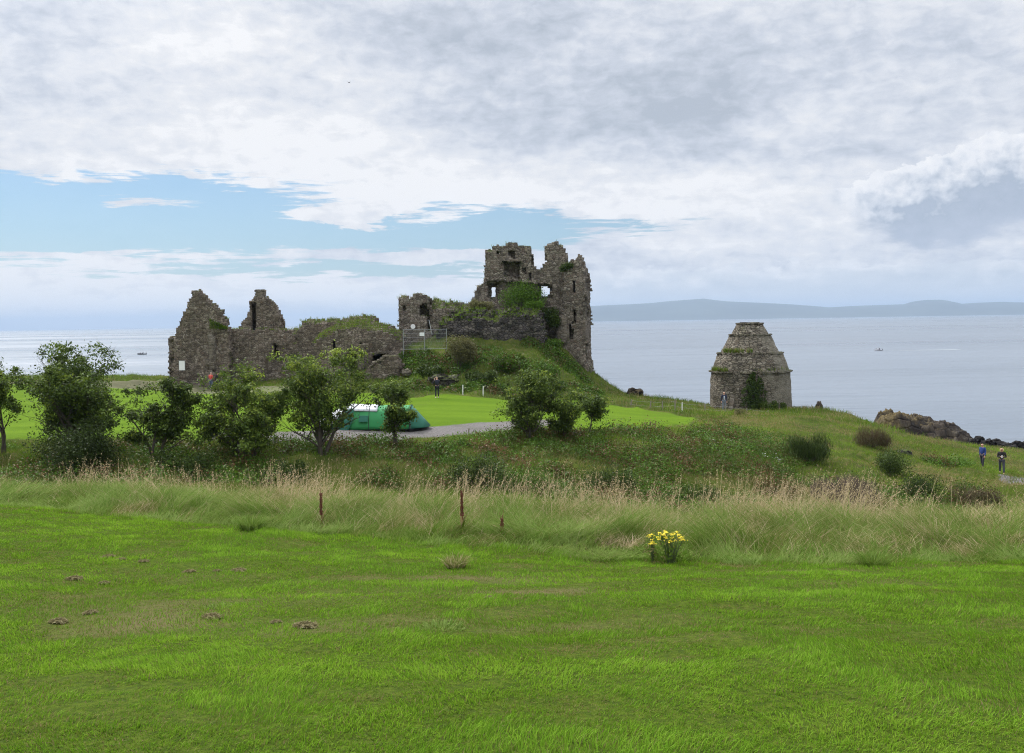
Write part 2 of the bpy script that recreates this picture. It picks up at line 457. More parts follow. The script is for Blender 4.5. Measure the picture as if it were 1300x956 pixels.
def build_ground():
    ny, nx = XX.shape
    V = np.stack([XX.ravel(), YY.ravel(), ZZ.ravel()], 1)
    i = np.arange((ny - 1) * (nx - 1)); r = i // (nx - 1); c = i % (nx - 1)
    a = r * nx + c
    F = np.stack([a, a + 1, a + nx + 1, a + nx], 1)
    m, t, bs = new_mat('ground_cover')
    A = lambda n: t.node('ShaderNodeAttribute', attribute_name=n).outputs['Fac']
    tc = t.node('ShaderNodeTexCoord').outputs['Object']
    n1 = t.noise(tc, .35, 5, .65); n2 = t.noise(tc, 2.2, 4, .6); n3 = t.noise(tc, 18, 3, .6)
    roughc = t.mix(t.mapr(n1, .35, .65), (.040, .058, .012), (.075, .095, .018))
    roughc = t.mix(t.mapr(n2, .5, .75), roughc, (.12, .10, .05))
    near = t.mix(t.mapr(n3, .3, .7), (.035, .055, .009), (.07, .10, .012))
    near = t.mix(A('bare'), near, (.12, .095, .05))
    st = t.noise(t.vscale(tc, (.12, .5, .3)), 1, 5, .6)
    farl = t.mix(t.mapr(st, .3, .7), (.076, .136, .010), (.104, .172, .013))
    farl = t.mix(t.math('MULTIPLY', t.mapr(t.noise(tc, 3, 5, .75), .4, .75), .6), farl, (.062, .105, .010))
    farl = t.mix(t.math('MULTIPLY', t.mapr(t.noise(tc, .22, 4, .6), .58, .75), .45), farl, (.10, .13, .025))
    pathc = t.mix(t.mapr(t.noise(tc, 9, 5, .7), .3, .7), (.105, .098, .095), (.19, .175, .17))
    pathc = t.mix(t.math('MULTIPLY', t.mapr(t.noise(tc, .5, 4), .5, .7), .5), pathc, (.10, .10, .075))
    trackc = t.mix(n2, (.11, .105, .07), (.16, .15, .10))
    rockc = t.mix(t.mapr(n2, .35, .65), (.03, .027, .024), (.085, .07, .055))
    col = t.mix(A('near'), roughc, near)
    def nfac(a, w=.35, lo=.35, hi=.65):
        return t.mapr(t.math('ADD', a, t.math('MULTIPLY', t.math('SUBTRACT', n2, .5), w)), lo, hi)
    col = t.mix(nfac(A('lawn')), col, farl)
    col = t.mix(t.math('MULTIPLY', nfac(A('track')), .75), col, trackc)
    col = t.mix(nfac(A('path')), col, pathc)
    col = t.mix(nfac(A('rock')), col, rockc)
    t.l.new(col, bs.inputs['Base Color'])
    bs.inputs['Roughness'].default_value = 1.0; bs.inputs['Specular IOR Level'].default_value = .02
    bp = t.node('ShaderNodeBump'); bp.inputs['Strength'].default_value = .7; bp.inputs['Distance'].default_value = .06
    t.l.new(t.math('ADD', t.noise(tc, 7, 4, .7), t.math('MULTIPLY', n2, .8)), bp.inputs['Height']); t.l.new(bp.outputs[0], bs.inputs['Normal'])
    o = raw_mesh('ground', V, F.ravel(), np.arange(len(F)) * 4, m, smooth=True,
                 attrs={'lawn': lawn_b.ravel(), 'path': np.maximum(path_b, foot_m).ravel(), 'track': track_b.ravel(), 'near': near_m.ravel(), 'rock': rock_m.ravel(), 'bare': bare.ravel()})
    tag(o, kind='structure')
build_ground()

# ------------------------------------------------------------------ sea
def build_sea():
    m, t, bs = new_mat('sea_water')
    tc = t.node('ShaderNodeTexCoord').outputs['Object']
    big = t.noise(t.vscale(tc, (.0006, .004, 1)), 1, 5, .6)
    bs.inputs['Base Color'].default_value = (.05, .085, .105, 1)
    t.l.new(t.mix(t.mapr(big, .35, .65), (.10, .125, .155), (.15, .178, .215)), bs.inputs['Base Color'])
    t.l.new(t.mapr(big, .3, .7, .22, .42), bs.inputs['Roughness'])
    bs.inputs['IOR'].default_value = 1.333
    w1 = t.noise(t.vscale(tc, (.25, .6, 1)), 1, 4, .6)
    w2 = t.noise(t.vscale(tc, (.035, .11, 1)), 1, 4, .6)
    w3 = t.noise(t.vscale(tc, (.006, .03, 1)), 1, 3, .5)
    h = t.math('ADD', t.math('MULTIPLY', w1, .25), t.math('ADD', t.math('MULTIPLY', w2, 1.1), t.math('MULTIPLY', w3, 4)))
    bp = t.node('ShaderNodeBump'); bp.inputs['Strength'].default_value = .8; bp.inputs['Distance'].default_value = 1.5
    t.l.new(h, bp.inputs['Height']); t.l.new(bp.outputs[0], bs.inputs['Normal'])
    mb = MB()
    mb.add([(-32000, -3000, 0), (32000, -3000, 0), (32000, 32000, 0), (-32000, 32000, 0)], [(0, 1, 2, 3)])
    tag(mb.build('sea', m), kind='structure')
build_sea()

# ------------------------------------------------------------------ far hills across the water
def build_hills():
    RIDGE = [(690, 399), (745, 388), (790, 386.5), (830, 384), (870, 381), (893, 379.5), (925, 382.5), (960, 384), (1000, 386), (1050, 390), (1085, 388), (1120, 387), (1150, 386), (1168, 384), (1175, 380.5), (1190, 380), (1200, 382), (1214, 386), (1240, 384), (1270, 383), (1300, 384), (1360, 382), (1500, 385), (1700, 383), (2000, 388), (2300, 399)]
    D = 15000.0
    rx = [at(p[0], p[1], D)[0] for p in RIDGE]; rz = [at(p[0], p[1], D)[2] for p in RIDGE]
    xs = np.linspace(rx[0], rx[-1], 500); ys = np.linspace(-1800, 3000, 50)
    Xh, Yh = np.meshgrid(xs, ys)
    top = np.interp(Xh, rx, rz)
    prof = np.where(Yh < 0, sstep(-1800, 0, Yh), sstep(3000, 0, Yh))
    Zh = top * prof * (1 + (fbm(Xh * .0012, Yh * .0012, 41, 5) - .5) * .14 * (1 - np.abs(prof * 2 - 1) * .3)) - 3
    V = np.stack([Xh.ravel(), (Yh + D).ravel(), Zh.ravel()], 1)
    ny, nx = Xh.shape
    i = np.arange((ny - 1) * (nx - 1)); r = i // (nx - 1); c = i % (nx - 1); a = r * nx + c
    F = np.stack([a, a + 1, a + nx + 1, a + nx], 1)
    m = simple('hill_heather', (.05, .06, .045), .95, .85, .0016)
    tag(raw_mesh('hills', V, F.ravel(), np.arange(len(F)) * 4, m, smooth=True), kind='structure')
build_hills()

# ------------------------------------------------------------------ sky and light
SUN_AZ = -38.0      # degrees from +Y towards +X
SUN_EL = 46.0
def build_world():
    w = bpy.data.worlds.new('World'); scene.world = w; w.use_nodes = True
    t = NT(w.node_tree)
    bg = w.node_tree.nodes['Background']; bg.inputs['Strength'].default_value = .1
    sky = t.node('ShaderNodeTexSky'); sky.sky_type = 'NISHITA'; sky.sun_disc = False
    sky.sun_elevation = R(SUN_EL); sky.sun_rotation = R(SUN_AZ)
    sky.air_density = 1.0; sky.dust_density = .6; sky.ozone_density = 2.0
    d = t.node('ShaderNodeTexCoord').outputs['Generated']
    nrm = t.node('ShaderNodeVectorMath', operation='NORMALIZE'); t.l.new(d, nrm.inputs[0]); d = nrm.outputs[0]
    sp = t.node('ShaderNodeSeparateXYZ'); t.l.new(d, sp.inputs[0]); x, y, z = sp.outputs
    az = t.math('MULTIPLY', t.math('ARCTAN2', x, y), 180 / PI)
    el = t.math('MULTIPLY', t.math('ARCSINE', z), 180 / PI)
    # cloud-layer coordinates (perspective of a high sheet)
    den = t.math('ADD', t.math('MAXIMUM', z, 0), .20)
    cl = t.node('ShaderNodeCombineXYZ'); t.con(cl.inputs[0], t.math('DIVIDE', x, den)); t.con(cl.inputs[1], t.math('MULTIPLY', t.math('DIVIDE', y, den), 1.0)); cl.inputs[2].default_value = 3.7
    cl = cl.outputs[0]
    A_ = t.noise(t.vscale(cl, (1.3, 1.5, 1)), 1.0, 7, .58, .35)
    B_ = t.noise(t.vscale(cl, (3.0, 4.2, 1)), 1.0, 8, .60, .2)
    C_ = t.noise(t.vscale(cl, (.45, .5, 1)), 1.3, 5, .5, .2)
    aec = t.node('ShaderNodeCombineXYZ'); t.con(aec.inputs[0], t.math('MULTIPLY', az, .12)); t.con(aec.inputs[1], t.math('MULTIPLY', el, .42)); aec = aec.outputs[0]
    E_ = t.noise(aec, 1.6, 7, .6, .3)          # streaky
    puff = t.noise(t.vscale(aec, (2.2, 1.0, 1)), 1.7, 8, .6, .0)
    wob = t.math('MULTIPLY', t.math('SUBTRACT', B_, .5), 3.2)
    wobE = t.math('MULTIPLY', t.math('SUBTRACT', E_, .5), 3.0)
    def gauss(a0, e0, sa, se, wa=0.0, slope=0.0):
        da = t.math('DIVIDE', t.math('SUBTRACT', az, a0), sa)
        ee = t.math('ADD', el, t.math('MULTIPLY', t.math('SUBTRACT', az, a0), -slope))
        if wa: ee = t.math('ADD', ee, t.math('MULTIPLY', wobE, wa))
        de = t.math('DIVIDE', t.math('SUBTRACT', ee, e0), se)
        r2 = t.math('ADD', t.math('MULTIPLY', da, da), t.math('MULTIPLY', de, de))
        return t.math('EXPONENT', t.math('MULTIPLY', r2, -1.0))
    def add(*a):
        r_ = a[0]
        for b in a[1:]: r_ = t.math('ADD', r_, b)
        return r_
    # px -> az/el
    def ae(px, py):
        v = ray(px, py); v = v / np.linalg.norm(v)
        return math.degrees(math.atan2(v[0], v[1])), math.degrees(math.asin(v[2]))
    # blue openings
    gaps = [(90, 272, 8.0, 1.5, 1.2), (300, 278, 5.0, 1.75, 1.0), (300, 300, 8, .9, .9), (520, 300, 6.5, 1.0, .9), (625, 290, 4.0, 1.15, 1.1), (690, 300, 2.0, .7, .5), (230, 238, 3.0, .55, .6), (20, 240, 4, .6, .6), (0, 290, 7, 1.2, .9), (-200, 280, 8, 2, .9),
            (560, 345, 4.0, .5, .8), (400, 342, 5.5, .45, .7), (200, 345, 5, .4, .45), (820, 285, 3.0, .45, .6)]
    gs = []
    for px, py, sa, se, am in gaps:
        a0, e0 = ae(px, py)
        gs.append(t.math('MULTIPLY', gauss(a0, e0, sa, se, .75), am))
    gap = add(*gs)
    tongues = [(430, 274, 3.0, .42, 1.6), (180, 259, 3.6, .42, 1.1), (210, 301, 2.2, .25, .7), (520, 322, 6, .30, .8), (100, 322, 5, .25, .4), (330, 318, 4, .2, .3)]
    ts = []
    for px, py, sa, se, am in tongues:
        a0, e0 = ae(px, py)
        ts.append(t.math('MULTIPLY', gauss(a0, e0, sa, se, .8), am))
    gap = t.math('SUBTRACT', gap, add(*ts))
    thr = add(gap, t.math('MULTIPLY', t.math('SUBTRACT', E_, .5), -1.0), t.math('MULTIPLY', t.math('SUBTRACT', B_, .5), -.7))
    F_ = t.noise(t.vscale(aec, (1.3, 4.5, 1)), 2.4, 8, .62, .25)
    thr = add(thr, t.math('MULTIPLY', t.math('SUBTRACT', F_, .5), -2.3))
    blue = t.math('MULTIPLY', t.mapr(thr, .30, .72), t.mapr(gap, .04, .30))
    blue = t.math('MULTIPLY', blue, .93)
    # open patches elsewhere (outside the photographed part of the sky)
    # cloud tone: 0 dark .. 1 bright
    tone = t.math('ADD', .70, t.math('MULTIPLY', t.math('SUBTRACT', A_, .5), 1.7))
    tone = t.math('ADD', tone, t.math('MULTIPLY', t.math('SUBTRACT', B_, .5), .95))
    tone = t.math('ADD', tone, t.math('MULTIPLY', t.math('SUBTRACT', E_, .5), .35))
    tone = t.math('ADD', tone, t.math('MULTIPLY', t.math('SUBTRACT', t.noise(t.vscale(cl, (6.0, 8.5, 1)), 1.0, 9, .60, .2), .5), .35))
    blobs = [(90, 90, 5, 2.0, -.12), (60, 20, 7, 1.6, -.22), (330, 190, 13, 2.2, .10), (100, 190, 8, 2.0, .08), (300, 60, 6, 2, .12), (430, 90, 3.5, 1.2, .12), (1150, 150, 9, 1.8, -.22), (620, 40, 9, 2.4, -.40), (760, 130, 9, 2.6, -.46), (590, 150, 4, 1.4, -.26), (480, 70, 5, 1.0, -.12), (30, 130, 4, 1.0, -.2), (250, 120, 6, .8, -.14), (860, 60, 8, 3, -.2), (1000, 110, 7, 2.5, -.08), (1200, 60, 8, 3, -.12),
             (1060, 150, 7, 1.2, .1), (700, 240, 12, 1.3, .22), (980, 190, 6, 1.0, -.22), (1150, 190, 5, .8, -.12), (500, 250, 10, 1.2, .10), (60, 360, 12, 1.6, .34), (430, 370, 9, 1.2, .25), (900, 260, 6, 1.0, .05)]
    mot = t.noise(t.vscale(aec, (3.6, 1.9, 1)), 1.6, 9, .58, .3)
    tone = t.math('ADD', tone, t.math('MULTIPLY', t.math('SUBTRACT', mot, .5), 1.15))
    bl = []
    for px, py, sa, se, am in blobs:
        a0, e0 = ae(px, py)
        bl.append(t.math('MULTIPLY', gauss(a0, e0, sa, se, .3), am))
    tone = add(tone, *bl)
    tone = t.math('ADD', tone, t.math('MULTIPLY', gauss(-14, 12, 16, 9), .10))
    cloud = t.ramp(tone, [(0.0, (.44, .49, .57)), (.35, (.57, .615, .70)), (.62, (.70, .73, .79)), (.85, (.78, .795, .83)), (1.0, (.86, .867, .89))])
    # low puffy cumulus bank above the hills
    a1, e1 = ae(900, 352)
    base_el = t.math('ADD', e1 + .55, t.math('MULTIPLY', t.math('SUBTRACT', puff, .5), 3.6))
    body = t.mapr(t.math('SUBTRACT', base_el, el), -.1, .35)
    body = t.math('MULTIPLY', body, t.mapr(az, 3.0, 6.0)); 
    rim = t.mapr(t.math('SUBTRACT', base_el, el), .1, 1.3, 1, 0)
    lowc = t.mix(rim, (.52, .585, .67), (.88, .89, .92))
    lowc = t.mix(t.mapr(t.noise(aec, 3, 6, .6), .3, .7), lowc, (.64, .69, .76))
    cloud = t.mix(t.math('MULTIPLY', body, .85), cloud, lowc)
    # big cumulus at the right: upper edge rises to the right
    a2, e2 = ae(1060, 240); a3, e3 = ae(1230, 178)
    sl = (e3 - e2) / (a3 - a2)
    edge = t.math('MINIMUM', t.math('ADD', e2, t.math('MULTIPLY', t.math('SUBTRACT', az, a2), sl)), e3 + .25)
    edge = t.math('ADD', edge, t.math('MULTIPLY', t.math('SUBTRACT', t.noise(t.vscale(aec, (3.4, 1.5, 1)), 1.6, 9, .58), .5), 2.8))
    dep = t.math('SUBTRACT', edge, el)
    inb = t.math('MULTIPLY', t.mapr(dep, -.03, .14), t.mapr(az, a2 - 2.5, a2 + 1.5))
    a4, e4 = ae(1140, 338)
    a5, e5 = ae(1175, 340)
    da5 = t.math('SUBTRACT', az, a5)
    lower = t.math('ADD', e5, t.math('MAXIMUM', t.math('MULTIPLY', da5, -.72), t.math('MULTIPLY', da5, .36)))
    lower = t.math('ADD', lower, t.math('MULTIPLY', t.math('SUBTRACT', t.noise(t.vscale(aec, (3.0, 2.2, 1)), 1.4, 8, .58), .5), 3.4))
    inb = t.math('MULTIPLY', inb, t.mapr(t.math('SUBTRACT', el, lower), -.5, 1.2))
    bil = t.noise(t.vscale(aec, (6.0, 1.9, 1)), 1.5, 9, .56, .2)
    dn = t.math('ADD', t.math('MULTIPLY', dep, .80), t.math('MULTIPLY', t.math('SUBTRACT', bil, .5), 4.4))
    bigc = t.ramp(t.mapr(dn, -.4, 4.0, 0, 1, False), [(0, (.88, .888, .91)), (.20, (.80, .82, .865)), (.40, (.60, .65, .73)), (.58, (.40, .465, .57)), (1, (.46, .52, .63))])
    cloud = t.mix(t.math('MULTIPLY', inb, .96), cloud, bigc)
    # horizon: pale veil
    hz = t.mapr(el, 0, 3.6, .75, 0)
    hzl = t.mix(t.mapr(az, -20, 12), (.86, .88, .90), (.74, .79, .84))
    cloud = t.mix(t.math('MULTIPLY', hz, .6), cloud, hzl)
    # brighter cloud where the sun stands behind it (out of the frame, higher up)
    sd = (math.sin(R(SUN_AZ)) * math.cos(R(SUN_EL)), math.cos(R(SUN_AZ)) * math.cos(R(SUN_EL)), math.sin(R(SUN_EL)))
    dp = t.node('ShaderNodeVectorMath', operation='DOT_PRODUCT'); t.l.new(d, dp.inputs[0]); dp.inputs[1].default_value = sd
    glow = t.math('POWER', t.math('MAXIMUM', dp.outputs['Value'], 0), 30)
    up = t.mapr(el, 21, 50, .80, 2.0)  # unseen sky overhead brightened, along with the glow, to light the ground
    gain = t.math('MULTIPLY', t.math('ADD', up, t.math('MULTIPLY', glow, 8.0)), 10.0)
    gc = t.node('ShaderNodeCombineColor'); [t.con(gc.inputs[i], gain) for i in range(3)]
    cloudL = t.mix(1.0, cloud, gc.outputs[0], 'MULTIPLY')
    # blue: sky texture, slightly veiled
    veil = t.mix(t.mapr(el, 1.5, 8, .35, .06), sky.outputs[0], (5.6, 6.6, 7.4))
    veil = t.mix(1.0, veil, (.50, .62, .71), 'MULTIPLY')
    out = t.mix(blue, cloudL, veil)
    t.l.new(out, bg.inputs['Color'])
    w.cycles.sampling_method = 'MANUAL'; w.cycles.sample_map_resolution = 1024
SKYG = 1.0
build_world()
sun_d = bpy.data.lights.new('sun', 'SUN'); sun_d.energy = 2.2; sun_d.angle = R(9); sun_d.color = (1, .95, .87)
sun = bpy.data.objects.new('sun', sun_d); COL.objects.link(sun)
sdir = Vector((math.sin(R(SUN_AZ)) * math.cos(R(SUN_EL)), math.cos(R(SUN_AZ)) * math.cos(R(SUN_EL)), math.sin(R(SUN_EL))))
sun.rotation_euler = (-sdir).to_track_quat('-Z', 'Y').to_euler()
sun.location = (0, 0, 300)

# haze
def build_haze():
    m = bpy.data.materials.new('sea_haze'); m.use_nodes = True
    nt = m.node_tree; nt.nodes.remove(nt.nodes['Principled BSDF'])
    pv = nt.nodes.new('ShaderNodeVolumePrincipled'); pv.inputs['Color'].default_value = (.46, .60, .80, 1)
    pv.inputs['Density'].default_value = HAZE; pv.inputs['Anisotropy'].default_value = .1
    nt.links.new(pv.outputs[0], nt.nodes['Material Output'].inputs['Volume'])
    mb = MB(); mb.box((0, 14500, 178), (65000, 36000, 366))
    tag(mb.build('haze', m), kind='stuff')
HAZE = 6.5e-5
build_haze()

# ------------------------------------------------------------------ blades and leaves
def blades(name, P, h, w, lean, bend, tint, mat, parent=None, segs=3, yaw=None):
    n = len(P)
    yaw = RNG.uniform(0, 2 * PI, n) if yaw is None else yaw
    side = np.stack([np.cos(yaw), np.sin(yaw), np.zeros(n)], 1)
    ld = np.stack([np.cos(lean), np.sin(lean), np.zeros(n)], 1)
    k = 2 * segs + 1
    V = np.zeros((n, k, 3), np.float32)
    for i in range(segs + 1):
        t_ = i / segs
        c = P + np.stack([np.zeros(n), np.zeros(n), h * (t_ - .35 * np.minimum(bend, 1.3) * t_ ** 2)], 1) + ld * (h * bend * (.25 * t_ + .75 * t_ ** 2))[:, None]
        if i < segs:
            ww = (w * (1 - .75 * t_ ** 1.5) / 2)[:, None]
            V[:, 2 * i] = c - side * ww; V[:, 2 * i + 1] = c + side * ww
        else:
            V[:, 2 * segs] = c
    base = (np.arange(n) * k)[:, None]
    pat = []; st = []
    off = 0
    for i in range(segs - 1):
        pat += [2 * i, 2 * i + 1, 2 * i + 3, 2 * i + 2]; st.append(off); off += 4
    pat += [2 * (segs - 1), 2 * (segs - 1) + 1, 2 * segs]; st.append(off); off += 3
    F = (base + np.array(pat)[None]).ravel()
    S = ((np.arange(n) * off)[:, None] + np.array(st)[None]).ravel()
    T = np.repeat(tint, k)
    return raw_mesh(name, V.reshape(-1, 3), F, S, mat, parent, smooth=False, attrs={'tint': T})

def leaf_arrays(P, N, size, aspect, tint):
    """diamond leaves, folded along the midrib"""
    n = len(P)
    N = N / (np.linalg.norm(N, axis=1, keepdims=True) + 1e-9)
    ref = RNG.normal(size=(n, 3))
    A = np.cross(N, ref); A /= (np.linalg.norm(A, axis=1, keepdims=True) + 1e-9)
    B = np.cross(N, A)
    s = size[:, None]
    V = np.zeros((n, 4, 3), np.float32)
    V[:, 0] = P - A * s * .5; V[:, 1] = P + B * s * aspect * .5 + N * s * .08
    V[:, 2] = P + A * s * .5 - N * s * .1; V[:, 3] = P - B * s * aspect * .5 + N * s * .08
    return V.reshape(-1, 3), np.repeat(tint, 4)

def leaves(name, P, N, size, aspect, tint, mat, parent=None):
    V, T = leaf_arrays(P, N, size, aspect, tint)
    n = len(P)
    return raw_mesh(name, V, np.arange(4 * n), np.arange(n) * 4, mat, parent, attrs={'tint': T})

def hz(x, y): return sample(ZZ, x, y)

# foreground lawn
def build_lawn():
    n = 1200000
    d = 3.0 + 17.5 * RNG.random(n) ** 1.05
    x = (d + 2.5) * RNG.uniform(-.70, .70, n)
    ok = (d < mown_edge(x) + .35)
    x = x[ok]; d = d[ok]; n = len(x)
    tuft = fbm(x * 3.2 + d * .8, d * 3.0, 31, 4); fine = fbm(x * 9, d * 9, 33, 2); big = fbm(x * .5, d * .9, 35, 3)
    br = sample(bare, x, d) + .5 * sstep(.62, .74, fbm(x * 1.1, d * 2.1, 77, 4))
    keep = RNG.random(n) > np.clip(br, 0, .8) * .6
    x, d, tuft, fine, big, br = [a[keep] for a in (x, d, tuft, fine, big, br)]; n = len(x)
    h = (.020 + .026 * sstep(.3, .75, tuft) + .03 * (fine - .5)) * RNG.uniform(.6, 1.35, n) * (1 - .4 * np.clip(br, 0, 1))
    h *= 1 + .5 * sstep(.7, 0, mown_edge(x) - d)
    w = (.0022 + .0004 * d) * RNG.uniform(.7, 1.4, n)
    tint = .63 + (big - .5) * .7 + (tuft - .5) * .9 + RNG.normal(0, .20, n) - br * .45
    dead = RNG.random(n) < (.05 + .35 * np.clip(br, 0, 1))
    tint[dead] = RNG.uniform(0, .2, dead.sum())
    ld = fbm(x * .8, d * .8, 37, 2) * 12 + RNG.normal(0, .8, n)
    P = np.stack([x, d, hz(x, d) - .004], 1)
    o = blades('lawn_grass', P, h, w, ld, RNG.uniform(.2, 1.2, n), np.clip(tint, 0, 1), MAT['lawn_blade'], segs=2)
    tag(o, 'short bright green mown grass with dry patches in the foreground', 'grass', kind='stuff')
build_lawn()

def build_tall():
    n = 280000
    u = RNG.uniform(-.88, .88, n); f = RNG.random(n)
    x = u * 16; e = mown_edge(x)
    y = e + f * 6.5 + (fbm(x * .8, x * 0, 51, 3) - .5) * .7
    x = u * y; e = mown_edge(x); f = (y - e) / 6.5
    ok = f > -.05; x, y, f = x[ok], y[ok], f[ok]
    dn_ = fbm(x * 2.2, y * 2.2, 58, 3); ok = RNG.random(len(x)) < .30 + 1.3 * sstep(.42, .62, dn_); x, y, f = x[ok], y[ok], f[ok]; n = len(x)
    cl = fbm(x * 1.4, y * 1.4, 53, 4); cl2 = fbm(x * 2.6, y * 2.6, 55, 2)
    left = sstep(-2, -7, x)
    h = (.12 + .60 * sstep(-.05, .38, f)) * (.35 + 1.1 * cl) * RNG.uniform(.6, 1.2, n)
    w = (.006 + .006 * RNG.random(n)) * (1 + .3 * (y > 17))
    tint = .60 + (cl2 - .5) * 1.3 + (cl - .5) * .8 + RNG.normal(0, .20, n) - .16 * sstep(.3, .9, f) - .10 * sstep(0, 8, x) * f + .12 * left + .2 * sstep(.3, .0, f)
    straw = RNG.random(n) < (.04 + .30 * sstep(.15, .8, f) * sstep(.35, .6, fbm(x * .5, y * .8, 57, 3)) )
    tint[straw] = RNG.uniform(0, .3, straw.sum())
    tint = np.where(f < .08, tint + .15, tint)
    ld = fbm(x * .7, y * .7, 59, 3) * 12 + RNG.normal(0, 1.1, n)
    bend = .25 + .75 * fbm(x * 1.3, y * 1.3, 61, 3) + RNG.uniform(0, .35, n)
    P = np.stack([x, y, hz(x, y) - .02], 1)
    o = blades('meadow_grass', P, h, w, ld, bend, np.clip(tint, 0, 1), MAT['tall_blade'], segs=4)
    tag(o, 'tall uncut green and straw coloured grass beyond the mown field', 'grass', kind='stuff')
    # seed stalks along the back
    n = 11800
    u = RNG.uniform(-.88, .88, n); x = u * 17; y = mown_edge(x) + 2.6 + 4.4 * RNG.random(n) ** .45
    x = u * y
    dens = sstep(.42, .66, fbm(x * .7, y * .4, 63, 3)) * .95 + .07
    ok = RNG.random(n) < dens; x, y = x[ok], y[ok]; n = len(x)
    back = sstep(1.5, 5.5, y - mown_edge(x))
    h = RNG.uniform(.45, 1.25, n) * (.7 + .4 * back)
    P = np.stack([x, y, hz(x, y)], 1)
    ld = 2.6 + fbm(x * .6, y * .6, 65, 2) * 5 + RNG.normal(0, .8, n)
    bend = RNG.uniform(.05, .85, n)
    tint = np.clip(RNG.normal(.08, .09, n), 0, .35)
    o = blades('dry_seed_stalks', P, h, RNG.uniform(.006, .012, n), ld, bend, tint, MAT['tall_blade'], segs=4)
    tag(o, 'dry straw coloured seed stalks along the back of the tall grass', 'grass', kind='stuff')
    # seed heads (little leaves around the tips) joined as their own stuff
    m_ = 6; idx = np.repeat(np.arange(n), m_)
    t_ = RNG.uniform(.72, 1.0, len(idx))
    hh = h[idx]; bb = bend[idx]
    C = P[idx] + np.stack([np.cos(ld[idx]), np.sin(ld[idx]), np.zeros(len(idx))], 1) * (hh * bb * (.25 * t_ + .75 * t_ ** 2))[:, None]
    C[:, 2] += hh * (t_ - .35 * np.minimum(bb, 1.3) * t_ ** 2)
    C += RNG.normal(0, .008, C.shape)
    o = leaves('grass_seed_heads', C, RNG.normal(size=C.shape), RNG.uniform(.02, .045, len(C)), .35, np.clip(RNG.normal(.08, .07, len(C)), 0, .3), MAT['tall_blade'])
    tag(o, 'feathery buff seed heads on the dry stalks', 'grass', kind='stuff')
build_tall()

def scatter_rough(n, d0, d1, umin=-.66, umax=.66):
    d = d0 + (d1 - d0) * RNG.random(n)
    x = d * RNG.uniform(umin, umax, n)
    lw = sample(lawn_b, x, d); pt = sample(path_b, x, d); tk = sample(track_b, x, d); rk = sample(rock_m, x, d)
    ok = (lw < .3) & (pt < .3) & (tk < .5) & (rk < .45) & (d < np.interp(x, CXx, CYy) + 2.5)
    return x[ok], d[ok]

def build_bank():
    x, y = scatter_rough(330000, 33, 76)
    n = len(x)
    cl = fbm(x * .45, y * .45, 71, 4); c2 = fbm(x * 1.6, y * 1.6, 73, 3); pz = fbm(x * .16, y * .22, 75, 3)
    crest = sstep(50, 62, y)
    h = (.12 + .40 * cl) * RNG.uniform(.6, 1.3, n) * (1 - .25 * crest)
    w = RNG.uniform(.010, .02, n) * (1 + .4 * (y > 55))
    tint = .52 + (c2 - .5) * 1.0 + (pz - .5) * 1.3 + RNG.normal(0, .18, n) + .18 * crest + .10 * sstep(5, 20, x)
    rightw = sstep(2, 16, x)
    straw = RNG.random(n) < .03 + (.10 + .60 * crest * rightw) * sstep(.45, .6, fbm(x * .35, y * .5, 79, 3))
    tint[straw] = RNG.uniform(0, .25, straw.sum())
    ld = fbm(x * .3, y * .3, 81, 2) * 10 + RNG.normal(0, .7, n)
    P = np.stack([x, y, hz(x, y) - .02], 1)
    o = blades('bank_grass', P, h, w, ld, RNG.uniform(.2, 1.1, n), np.clip(tint, 0, 1), MAT['bank_blade'], segs=3)
    tag(o, 'rough green and tawny grass covering the bank beyond the dip', 'grass', kind='stuff')
    # leafy undergrowth: low lumps
    m_ = 1050
    cx_, cy_ = scatter_rough(m_ * 3, 36, 66)
    score = fbm(cx_ * .14, cy_ * .2, 85, 3) - .16 * sstep(50, 64, cy_) + .12 * sstep(4, 12, cx_) * (1 - sstep(57, 63, cy_))
    o_ = np.argsort(-score)[:m_]; cx_, cy_ = cx_[o_], cy_[o_]
    per = 270
    rad = RNG.uniform(.45, 1.5, len(cx_))
    idx = np.repeat(np.arange(len(cx_)), per)
    v = RNG.normal(size=(len(idx), 3)); v /= np.linalg.norm(v, axis=1, keepdims=True)
    rr = rad[idx] * RNG.uniform(.55, 1.05, len(idx)) * (1 + .25 * np.sin(v[:, 0] * 5 + idx) * np.cos(v[:, 1] * 4 + idx * 2))
    Pp = np.stack([cx_[idx] + v[:, 0] * rr, cy_[idx] + v[:, 1] * rr, np.abs(v[:, 2]) * rr * .62], 1)
    Pp[:, 2] += hz(Pp[:, 0], Pp[:, 1]) - .05
    keep = sample(lawn_b, Pp[:, 0], Pp[:, 1]) < .15
    ct = RNG.normal(.5, .27, len(cx_))
    tint = np.clip(ct[idx] + RNG.normal(0, .15, len(idx)), 0, 1)
    brown = RNG.random(len(cx_)) < .09
    tint[brown[idx]] *= .4
    N = v + RNG.normal(0, .5, v.shape) + np.array([0, 0, .6])
    o = leaves('undergrowth', Pp[keep], N[keep], RNG.uniform(.07, .15, keep.sum()), .62, tint[keep], MAT['leaf_bramble'])
    tag(o, 'low tangle of nettles and brambles on the bank', 'undergrowth', kind='stuff')
    # white umbels scattered (tiny flowers)
build_bank()

